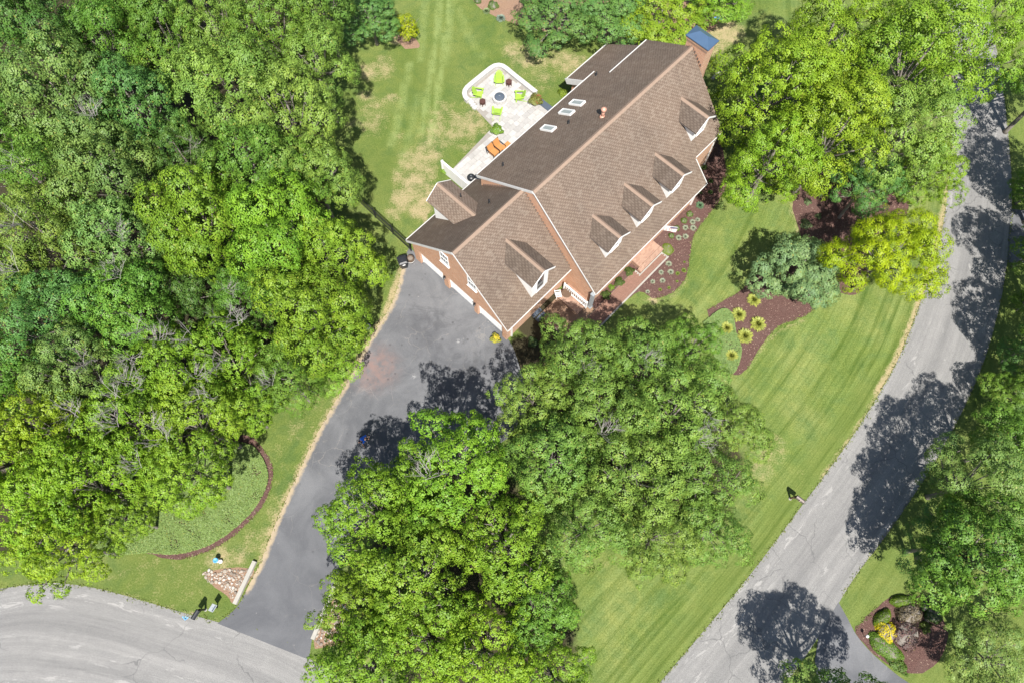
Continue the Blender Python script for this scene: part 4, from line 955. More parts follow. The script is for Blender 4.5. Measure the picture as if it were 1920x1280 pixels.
def mailbox(name, base, ang, mat, label, hgt=1.08):
    r = empty(name, (*W(*base)[:2], 0), ang); tag(r, label, 'mailbox')
    one(lambda m: (m.box((-.05, -.05, 0), (.05, .05, hgt)), m.box((-.02, -.04, hgt - .14), (.5, .04, hgt - .06)), m.bar((.05, 0, hgt - .5), (.35, 0, hgt - .12), .05, .05)), 'post', 'fencewood' if mat == 'bronze' else 'black', r)
    def body(m, x0=.02, x1=.60, w=.135, z=hgt - .05):
        n = 8; pr = [(-w, z), (w, z)] + [(w * math.cos(math.pi * k / n), z + .13 + w * math.sin(math.pi * k / n)) for k in range(n + 1)]
        m.wall([(x0, y, q) for y, q in pr], (x1 - x0, 0, 0))
    one(body, 'box', mat, r, False)
    one(lambda m: body(m, .602, .625, .142, hgt - .055), 'door', 'black', r); one(lambda m: m.box((.3, -.165, hgt + .05), (.34, -.14, hgt + .28)), 'flag', 'flagred', r)
    one(lambda m: m.lathe([(.12, 0), (.10, .05)], 10), 'footing', 'concrete', r)
mailbox('mailbox', (1481.5, 934), R(-40), 'bronze', 'bronze coloured mailbox on a post beside the long curved road')
mailbox('mailbox', (385.5, 1142), R(-118), 'plastic', 'glossy black mailbox at the mouth of the driveway')
pl = empty('address_plaque', (*W(408, 1138)[:2], 0), R(62)); tag(pl, 'pale grey address plaque on a stake in the grass by the driveway mouth', 'sign')
one(lambda m: m.box((-.03, -.03, 0), (.03, .03, .95)), 'stake', 'black', pl)
one(lambda m: m.hexa([(-.24, -.16, .78), (.24, -.16, .78), (.24, .10, 1.02), (-.24, .10, 1.02), (-.24, -.175, .80), (.24, -.175, .80), (.24, .085, 1.04), (-.24, .085, 1.04)]), 'panel', 'grey', pl)
one(lambda m: m.hexa([(-.2, -.142, .838), (.2, -.142, .838), (.2, -.08, .895), (-.2, -.08, .895), (-.2, -.145, .842), (.2, -.145, .842), (.2, -.083, .899), (-.2, -.083, .899)]), 'dark_strip', 'slate', pl)
sp = empty('standpipe', (*W(407, 1050, .2)[:2], 0)); tag(sp, 'short white standpipe with bright blue cap in the dry grass', 'standpipe')
one(lambda m: m.lathe([(.15, 0), (.15, .42)], 14), 'pipe', 'white', sp, True); one(lambda m: m.lathe([(.17, .42), (.17, .50), (.13, .52), (.10, .47), (.001, .47)], 16), 'cap', 'blue', sp, True); one(lambda m: m.lathe([(.001, .05), (.14, .08), (.13, .18), (.001, .22)], 12, (.22, -.05)), 'valve_cover', 'white', sp, True)
# concrete headwalls and rock aprons
def headwall(a, b, label, wd=.30):
    A, B = np.array(W(*a)[:2]), np.array(W(*b)[:2]); c = (A + B) / 2; d = B - A; L = np.hypot(*d)
    o = MB(); o.hexa([(-L / 2, -wd / 2, 0), (L / 2, -wd / 2, 0), (L / 2, wd / 2, 0), (-L / 2, wd / 2, 0), (-L / 2 + .02, -wd / 2 + .02, .22), (L / 2 - .02, -wd / 2 + .02, .22), (L / 2 - .02, wd / 2 - .02, .22), (-L / 2 + .02, wd / 2 - .02, .22)])
    tag(o.build('headwall', 'concrete', None, False, (c[0], c[1], 0), math.atan2(d[1], d[0])), label, 'headwall')
headwall((479, 1051), (441, 1132), 'pale concrete headwall strip on the left side of the driveway mouth'); headwall((628, 1098), (587, 1198), 'pale concrete headwall strip on the right side of the driveway mouth')
rocks = []
for s in range(6):
    rg = random.Random(s); m = MB(); n = 7
    ring = lambda r, z: [(r * rg.uniform(.75, 1.1) * math.cos(2 * math.pi * k / n), r * rg.uniform(.75, 1.1) * math.sin(2 * math.pi * k / n), z * rg.uniform(.85, 1.1)) for k in range(n)]
    A, B, C_ = ring(.9, .0), ring(1.0, .45), ring(.6, .85)
    m.face(C_)
    for k in range(n):
        j = (k + 1) % n; m.face([A[k], A[j], B[j], B[k]]); m.face([B[k], B[j], C_[j], C_[k]])
    rocks.append(m.mesh('rock', 'rock'))
def apron(pts, n, label, seed):
    P = [W(*p)[:2] for p in pts]; c = np.mean(P, axis=0); e = empty('rock_apron', (c[0], c[1], 0)); tag(e, label, 'rocks')
    rg = random.Random(seed); bb = np.array(P); k = 0; tries = 0; placed = []
    while k < n and tries < 6000:
        tries += 1; x, y = rg.uniform(bb[:, 0].min(), bb[:, 0].max()), rg.uniform(bb[:, 1].min(), bb[:, 1].max()); s = rg.uniform(.05, .17) * (1.0 if tries < 2500 else .6)
        if not inside(np.array([x]), np.array([y]), P)[0] or any(math.hypot(x - a, y - b) < (s + q) * .72 for a, b, q in placed): continue
        placed.append((x, y, s)); o = link('rock', rocks[k % 6], e, (x - c[0], y - c[1], -.01), rg.uniform(0, 6)); o.scale = (s, s * rg.uniform(.7, 1), s * .8); k += 1
apron([(380, 1074), (392, 1068), (410, 1072), (430, 1066), (455, 1070), (468, 1066), (473, 1074), (458, 1098), (441, 1124), (432, 1120), (430, 1106), (418, 1102), (408, 1092), (390, 1090)], 130, 'pale rocks piled against the left driveway headwall', 1)
apron([(622, 1128), (650, 1120), (655, 1165), (640, 1200), (592, 1212), (590, 1196)], 90, 'pale rocks piled against the right driveway headwall, under the bright tree', 2)
sheet('rock_bed_soil', pxpath([(380, 1072), (430, 1064), (475, 1066), (470, 1085), (440, 1128), (425, 1116), (392, 1092)], 3), .004, 'soil', .05, 11); sheet('rock_bed_soil', [W(*p) for p in ((624, 1124), (660, 1115), (662, 1170), (640, 1208), (590, 1216), (588, 1200))], .004, 'soil', .03, 12)

# black iron fence from the garage corner into the wood
A, B = np.array(W(771, 471)[:2]), np.array(W(640, 348)[:2]); L = float(np.hypot(*(B - A)))
fe = empty('iron_fence', (A[0], A[1], 0), math.atan2(*(B - A)[::-1])); tag(fe, 'black iron picket fence running from the garage corner into the wood', 'fence')
npst = 5
m = MB(); m.box((-.04, -.04, 0), (.04, .04, 1.42)); m.box((-.05, -.05, 1.42), (.05, .05, 1.46)); fpm = m.mesh('post', 'black')
for k in range(npst): link('post', fpm, fe, (L * k / (npst - 1), 0, 0))
for z in (.18, 1.08, 1.26): one(lambda m: m.box((.04, -.018, z), (L - .04, .018, z + .035)), 'rail', 'black', fe)
m = MB(); m.box((-.011, -.011, .06), (.011, .011, 1.36)); fpk = m.mesh('picket', 'black')
for k in range(1, int(L / .125)):
    if abs((k * .125) % (L / (npst - 1))) > .08: link('picket', fpk, fe, (k * .125, .0, 0))
# timber fence behind the chimney
A, B = np.array(W(1286, 62)[:2]), np.array(W(1338, 2)[:2]); L = float(np.hypot(*(B - A)))
fe2 = empty('timber_fence', (A[0], A[1], 0), math.atan2(*(B - A)[::-1])); tag(fe2, 'weathered timber rail fence in the bare yard behind the chimney', 'fence')
for k in range(4): one(lambda m: m.box((L * k / 3 - .06, -.06, 0), (L * k / 3 + .06, .06, 1.35)), 'post', 'fencewood', fe2)
for z in (.35, .75, 1.15): one(lambda m: m.box((.062, -.03, z), (L - .062, .03, z + .12)), 'rail', 'fencewood', fe2)
for k in range(3): one(lambda m: m.bar((L * k / 3 + .07, .05, .3), (L * (k + 1) / 3 - .07, .05, 1.25), .04, .1), 'brace', 'fencewood', fe2)
# blue tarpaulin glimpsed through the trees
tp = MB(); rg = random.Random(3); g = [[(-.9 + i * .3, -.5 + j * .25, .12 + rg.uniform(-.1, .16)) for j in range(5)] for i in range(7)]
for i in range(6):
    for j in range(4): tp.face([g[i][j], g[i + 1][j], g[i + 1][j + 1], g[i][j + 1]])
o = tp.build('tarpaulin', 'blue', None, False, (*W(1345, 36)[:2], 0), .4); o.scale = (.45, .45, .45); o.modifiers.new('thick', 'SOLIDIFY').thickness = .02; tag(o, 'crumpled blue tarpaulin on the ground behind the chimney', 'tarpaulin')
# stone edging curve by the house end
se = empty('stone_edging', (*W(1350, 142)[:2], 0)); tag(se, 'curved row of grey edging stones beside the house end under the tall tree', 'edging')
cv = resample(pxpath([(1335, 150), (1344, 141), (1356, 137), (1372, 137), (1390, 142)], 6), 12)
for i in range(11):
    d = cv[i + 1] - cv[i]; c = (cv[i] + cv[i + 1]) / 2 - np.array(se.location[:2]); l = np.hypot(*d) * .47
    m = MB(); m.hexa([(-l, -.13, 0), (l, -.13, 0), (l, .13, 0), (-l, .13, 0), (-l * .92, -.11, .15), (l * .92, -.11, .15), (l * .92, .11, .15), (-l * .92, .11, .15)])
    m.build('stone', 'concrete', se, False, (c[0], c[1], 0), math.atan2(d[1], d[0]))

# ------------------------------------------------------------------ person bending forward on the drive
def skin(name, verts, edges, mat, parent, sub=2):
    me = bpy.data.meshes.new(name); me.from_pydata([v[:3] for v in verts], edges, []); me.materials.append(M[mat])
    o = link(name, me, parent); md = o.modifiers.new('skin', 'SKIN'); md.use_smooth_shade = True
    sv = me.skin_vertices[0].data
    for i, v in enumerate(verts):
        r = v[3]; sv[i].radius = r if isinstance(r, tuple) else (r, r)
    sv[0].use_root = True
    s = o.modifiers.new('sub', 'SUBSURF'); s.levels = sub; s.render_levels = sub
    return o
pe = empty('person', (*W(681, 826, .3)[:2], .014), R(-8)); tag(pe, 'person in bright blue shirt and dark shorts stooping in tree shade on the drive', 'person')
bv = [(-.05, 0, .84, (.13, .15)), (.08, 0, 1.00, (.12, .15)), (.24, 0, 1.16, (.13, .17)), (.36, 0, 1.27, (.075, .08)), (.46, 0, 1.33, (.05, .05)), (.55, 0, 1.37, (.085, .075)), (.64, 0, 1.36, (.075, .07)),
      (-.05, .10, .78, .085), (.02, .12, .46, .06), (-.10, .12, .08, .042), (.06, .13, .035, .035), (-.05, -.10, .78, .085), (-.16, -.12, .46, .06), (-.36, -.12, .10, .042), (-.22, -.13, .04, .035),
      (.28, .20, 1.18, .06), (.26, .30, .94, .042), (.40, .30, .74, .034), (.44, .29, .66, .022), (.28, -.20, 1.18, .06), (.16, -.36, 1.0, .042), (.22, -.44, .78, .034), (.25, -.46, .70, .022)]
be_ = [(0, 1), (1, 2), (2, 3), (3, 4), (4, 5), (5, 6), (0, 7), (7, 8), (8, 9), (9, 10), (0, 11), (11, 12), (12, 13), (13, 14), (2, 15), (15, 16), (16, 17), (17, 18), (2, 19), (19, 20), (20, 21), (21, 22)]
base = len(bv)
for hand, (wx, wy, wz) in ((18, (.44, .29, .66)), (22, (.25, -.46, .70))):
    for k, (dx, dy, ln) in enumerate(((.03, .035, .06), (.02, .012, .085), (.012, -.010, .09), (.0, -.03, .075), (-.03, .03, .05))):
        bv.append((wx + dx * .6, wy + dy, wz - .03, .010)); bv.append((wx + dx + .01, wy + dy * 1.15, wz - .03 - ln, .008)); n = len(bv); be_ += [(hand, n - 2), (n - 2, n - 1)]
skin('body', bv, be_, 'skin', pe)
skin('shirt', [(-.03, 0, .88, (.15, .17)), (.08, 0, 1.00, (.14, .175)), (.24, 0, 1.17, (.15, .195)), (.33, 0, 1.245, (.10, .12)), (.28, .21, 1.18, .075), (.275, .27, 1.03, .068), (.28, -.21, 1.18, .075), (.205, -.30, 1.06, .068)], [(0, 1), (1, 2), (2, 3), (2, 4), (4, 5), (2, 6), (6, 7)], 'shirt', pe)
skin('shorts', [(-.05, 0, .86, (.15, .17)), (-.05, .10, .78, .10), (.0, .115, .54, .088), (-.05, -.10, .78, .10), (-.13, -.115, .54, .088)], [(0, 1), (1, 2), (0, 3), (3, 4)], 'dark_cloth', pe)
skin('hair', [(.53, 0, 1.42, (.085, .08)), (.60, 0, 1.41, (.085, .075)), (.48, 0, 1.38, (.05, .06))], [(0, 1), (0, 2)], 'hair', pe)
for p in ((-.10, .12), (-.36, -.12)): skin('shoe', [(p[0] - .03, p[1], .05, .045), (p[0] + .10, p[1], .042, .045), (p[0] + .19, p[1], .035, .036)], [(0, 1), (1, 2)], 'white', pe, 1)

# ------------------------------------------------------------------ foliage
def leaves(rng, C, N, S, wide=.62):
    n = len(C); t = rng.normal(size=(n, 3)); N = N / np.linalg.norm(N, axis=1, keepdims=True)
    t -= (t * N).sum(1, keepdims=True) * N; t /= np.linalg.norm(t, axis=1, keepdims=True) + 1e-9; b = np.cross(N, t)
    a = t * (S * .5)[:, None]; b = b * (S * .5 * wide)[:, None]; f = N * (S * .12)[:, None]
    V = np.stack([C - a, C - b + f, C + a - f * .6, C + b + f], 1).reshape(-1, 3)
    return V, np.arange(4 * n).reshape(-1, 4)
def leaf_mesh(name, rng, C, N, S, wide=.62, extra=None):
    V, F = leaves(rng, C, N, S, wide); me = bpy.data.meshes.new(name); fast(me, V, F); me.materials.append(M['leaf'])
    for k in ('var', 'odd'):
        r = rng.random(len(C)) if k == 'odd' else np.clip(rng.normal(.5, .14, len(C)) + (extra if extra is not None else 0), 0, 1)
        a = me.attributes.new(k, 'FLOAT', 'POINT'); a.data.foreach_set('value', np.repeat(r, 4).astype(np.float32))
    return me
def unit(rng, n):
    d = rng.normal(size=(n, 3)); return d / np.linalg.norm(d, axis=1, keepdims=True)
def clumps(rng, n, Rr, Hc, zc, lobes=.16, low=-.35, fill=.5):
    ph = rng.random(4) * 6.28; out = []; cand = []
    for _ in range(n):
        best, bd = None, -1
        for _ in range(10):
            d = unit(rng, 1)[0]
            if d[2] < low: d[2] = -d[2]
            th = math.atan2(d[1], d[0]); rr = (1 + lobes * math.cos(2 * th + ph[0]) + lobes * .8 * math.cos(3 * th + ph[1]) + lobes * .6 * math.cos(5 * th + ph[2]))
            k = fill + (1 - fill) * rng.random() ** .6
            p = np.array([d[0] * Rr * rr * k, d[1] * Rr * rr * k, zc + d[2] * Hc * k])
            q = min((np.linalg.norm((p - o[0]) * (1, 1, .8)) for o in out), default=9)
            if q > bd: best, bd = (p, d), q
        out.append(best)
    return out
def crown(name, seed, Rr=3.6, Hc=4.0, zc=6.4, n=15, rc=1.25, subs=24, sr=.40, lps=70, leaf=.137, flat=.82, low=-.5, lobes=.16, droop=0.0, fill=.55):
    # boughs are leafy domes kept apart; each carries leaf clusters, each cluster a small dome of leaves
    rng = np.random.default_rng(seed); cl = clumps(rng, n, Rr * .80, Hc * .82, zc, lobes, low, fill); Cs, Ns, Ex = [], [], []
    for p, d in cl:
        r = rc * rng.uniform(.65, 1.28); k = int(subs * (r / rc) ** 1.9) + 3
        ax = np.array([d[0] * .6, d[1] * .6, 1.0]); ax /= np.linalg.norm(ax)
        u = []
        while len(u) < k:                                   # spread the clusters over the dome
            best, bd = None, -1
            for q in unit(rng, 12):
                if q @ ax < -.15: continue
                dd = min((np.linalg.norm(q - w) for w in u), default=9)
                if dd > bd: best, bd = q, dd
            if best is not None: u.append(best)
        u = np.array(u)
        ph = rng.random(3) * 6.28; wob = 1 + .15 * np.sin(3 * u[:, 0] + ph[0]) + .15 * np.sin(3 * u[:, 1] + ph[1])
        sp = p + u * (r * wob * rng.uniform(.78, 1.10, k))[:, None] * (1, 1, flat)
        sp[:, 2] -= droop * (u[:, :2] ** 2).sum(1) * r
        sz = sr * rng.uniform(.65, 1.25, k)
        m_ = np.maximum(6, (lps * (sz / sr) ** 1.7)).astype(int); j = np.repeat(np.arange(k), m_); N_ = len(j)
        o = unit(rng, N_) + u[j] * .75 + np.array([0, 0, .15]); o /= np.linalg.norm(o, axis=1, keepdims=True)
        c = sp[j] + o * (sz[j] * rng.uniform(.55, 1.12, N_))[:, None] * (1, 1, .85)
        nn = u[j] * .55 + o * .60 + np.array([0, 0, .22]) + rng.normal(size=(N_, 3)) * .17
        Cs.append(c); Ns.append(nn); Ex.append(np.full(N_, rng.normal(0, .16)) + rng.normal(0, .20, k)[j])
    C, N, Ex = np.concatenate(Cs), np.concatenate(Ns), np.concatenate(Ex)
    S = leaf * rng.uniform(.65, 1.3, len(C))
    return leaf_mesh(name, rng, C, N, S, .7, Ex), cl
def trunk_mesh(name, seed, cl, zc, Rr, r0=.2, nl=22, lean=.3, Hz=2.5):
    rg = random.Random(seed); m = MB(); top = (rg.uniform(-lean, lean), rg.uniform(-lean, lean), zc + Hz * .5); fork = (top[0] * .5, top[1] * .5, zc * .48)
    m.tube([(0, 0, -.05), (top[0] * .1, top[1] * .1, .3), fork, (top[0] * .8, top[1] * .8, zc * .8), top], [r0 * 1.35, r0, r0 * .8, r0 * .5, r0 * .22], 8)
    pk = rg.sample(range(len(cl)), min(nl, len(cl)))
    for i in pk:
        p, d = cl[i]; t = rg.uniform(.35, .8); z = zc * (.45 + .4 * t); s = Vector((top[0] * t * .9, top[1] * t * .9, min(z, float(p[2]) - .3))); e = Vector(p.tolist()); md = s.lerp(e, .55) + Vector((0, 0, -.35 + rg.uniform(-.1, .3)))
        m.tube([s, md, e], [r0 * .42, r0 * .24, .025], 5, cap=False)
        for _ in range(2):
            q = md.lerp(e, rg.uniform(.2, .9)); w = q + Vector((rg.uniform(-.8, .8), rg.uniform(-.8, .8), rg.uniform(.1, .8))); m.tube([q, w], [.04, .012], 4, cap=False)
    return m.mesh(name, 'bark', True)
def twig_mesh(name, seed, n=9, L=1.15):
    rg = random.Random(seed); m = MB()
    def grow(p, d, l, r, k):
        e = p + d * l; md = p.lerp(e, .5) + Vector((rg.uniform(-.1, .1), rg.uniform(-.1, .1), 0)) * l; m.tube([p, md, e], [r, r * .8, r * .5], 3, cap=False)
        if k == 0: return
        for _ in range(3): grow(p.lerp(e, rg.uniform(.4, 1)), (d + Vector((rg.uniform(-.8, .8), rg.uniform(-.8, .8), rg.uniform(-.3, .4)))).normalized(), l * rg.uniform(.45, .75), r * .55, k - 1)
    for _ in range(n):
        a = rg.uniform(0, 6.28); grow(Vector((rg.uniform(-.4, .4), rg.uniform(-.4, .4), -.5)), Vector((math.cos(a), math.sin(a), rg.uniform(.3, 1.2))).normalized(), L * rg.uniform(.5, .9), .019, 2)
    return m.mesh(name, 'twig')

VAR = {}
def variant(key, tr=None, **kw):
    cm, cl = crown('crown_' + key, **kw); VAR[key] = (cm, trunk_mesh('trunk_' + key, kw['seed'], cl, kw.get('zc', 7.6), kw.get('Rr', 3.6), **(tr or {})), kw.get('Rr', 3.6), kw.get('zc', 7.6), kw.get('Hc', 3.0))
variant('mapleA', seed=11); variant('mapleB', seed=12, n=12, rc=1.45, subs=30); variant('mapleC', seed=13, n=19, rc=1.08, subs=20, sr=.36, lps=65)
variant('oakA', seed=21, n=18, rc=1.10, subs=18, sr=.38, leaf=0.124, lps=71, lobes=.24); variant('oakB', seed=22, n=20, rc=1.02, subs=16, sr=.38, leaf=0.124, lps=71, lobes=.26)
variant('roseA', seed=31, n=24, rc=.92, subs=22, sr=.27, lps=40, leaf=0.128, lobes=.2); variant('roseB', seed=32, n=26, rc=.86, subs=20, sr=.27, lps=40, leaf=0.128, lobes=.24)
variant('lightA', seed=41, n=16, rc=1.18, subs=24, sr=.36, lps=77, leaf=0.116, Hc=4.7, zc=6.2, low=-.75, droop=.35); variant('lightB', seed=42, n=18, rc=1.10, subs=22, sr=.36, lps=77, leaf=0.116, Hc=4.7, zc=6.2, low=-.75, droop=.35, lobes=.24)
variant('fine', seed=51, Rr=3.4, Hc=2.6, zc=4.6, n=20, rc=.92, subs=22, sr=.30, lps=108, leaf=0.080, lobes=.22, tr=dict(r0=.13))
variant('tier', seed=61, Rr=2.4, Hc=1.5, zc=2.4, n=22, rc=.62, subs=18, sr=.23, lps=68, leaf=0.100, flat=.5, lobes=.24, tr=dict(r0=.1, nl=10))
variant('small', seed=71, Rr=1.0, Hc=1.3, zc=1.6, n=16, rc=.34, subs=14, sr=.13, lps=27, leaf=0.064, tr=dict(r0=.05, nl=6))
TW = [twig_mesh('dead_branch', s) for s in (1, 2, 3)]
LC = {'mid': (.118, .242, .034), 'deep': (.086, .190, .036), 'grey': (.162, .278, .050), 'bright': (.162, .298, .026), 'lime': (.185, .314, .022), 'yellow': (.290, .370, .010), 'pale': (.152, .262, .064), 'sage': (.170, .265, .110), 'cool': (.106, .228, .054)}
tr_rng = random.Random(77)
def tree(name, px, py, rpx, key, hue, label, group=None, hz=None, dead=0, cat='tree', flat=None):
    cm, tm, Rr, zc, Hc = VAR[key]
    s = 1.0; tall = {GF_: 1.32, GM: 1.12, GR_: 1.08}.get(group, 1.0)
    for _ in range(6):
        c = W(px, py, (zc + Hc * .35) * (hz or s * tall)); d = depth(c); s = rpx * d / FPX / (Rr * 1.06)
    t = empty(name, (c[0], c[1], 0), tr_rng.uniform(0, 6.28)); t.scale = (s, s, hz or s * tall); tag(t, label, cat, group)
    b = LC[hue]; j = [tr_rng.uniform(.90, 1.10) for _ in range(2)]
    o = link('crown', cm, t); o.color = (b[0] * j[0] * j[1], b[1] * j[1], b[2] * j[1], 1)
    link('trunk', tm, t)
    for k in range(dead):
        a = tr_rng.uniform(0, 6.28); r = tr_rng.uniform(.25, .72) * Rr
        w = link('dead_branch', TW[k % 3], t, (r * math.cos(a), r * math.sin(a), zc + Hc * math.sqrt(max(0, 1 - (r / Rr) ** 2)) * .95), tr_rng.uniform(0, 6.28))
    return t
GF_, GM, GR_, GT = 'trees of the wood on the left', 'trees between the driveway and the road', 'trees around the right road', 'trees along the top edge'
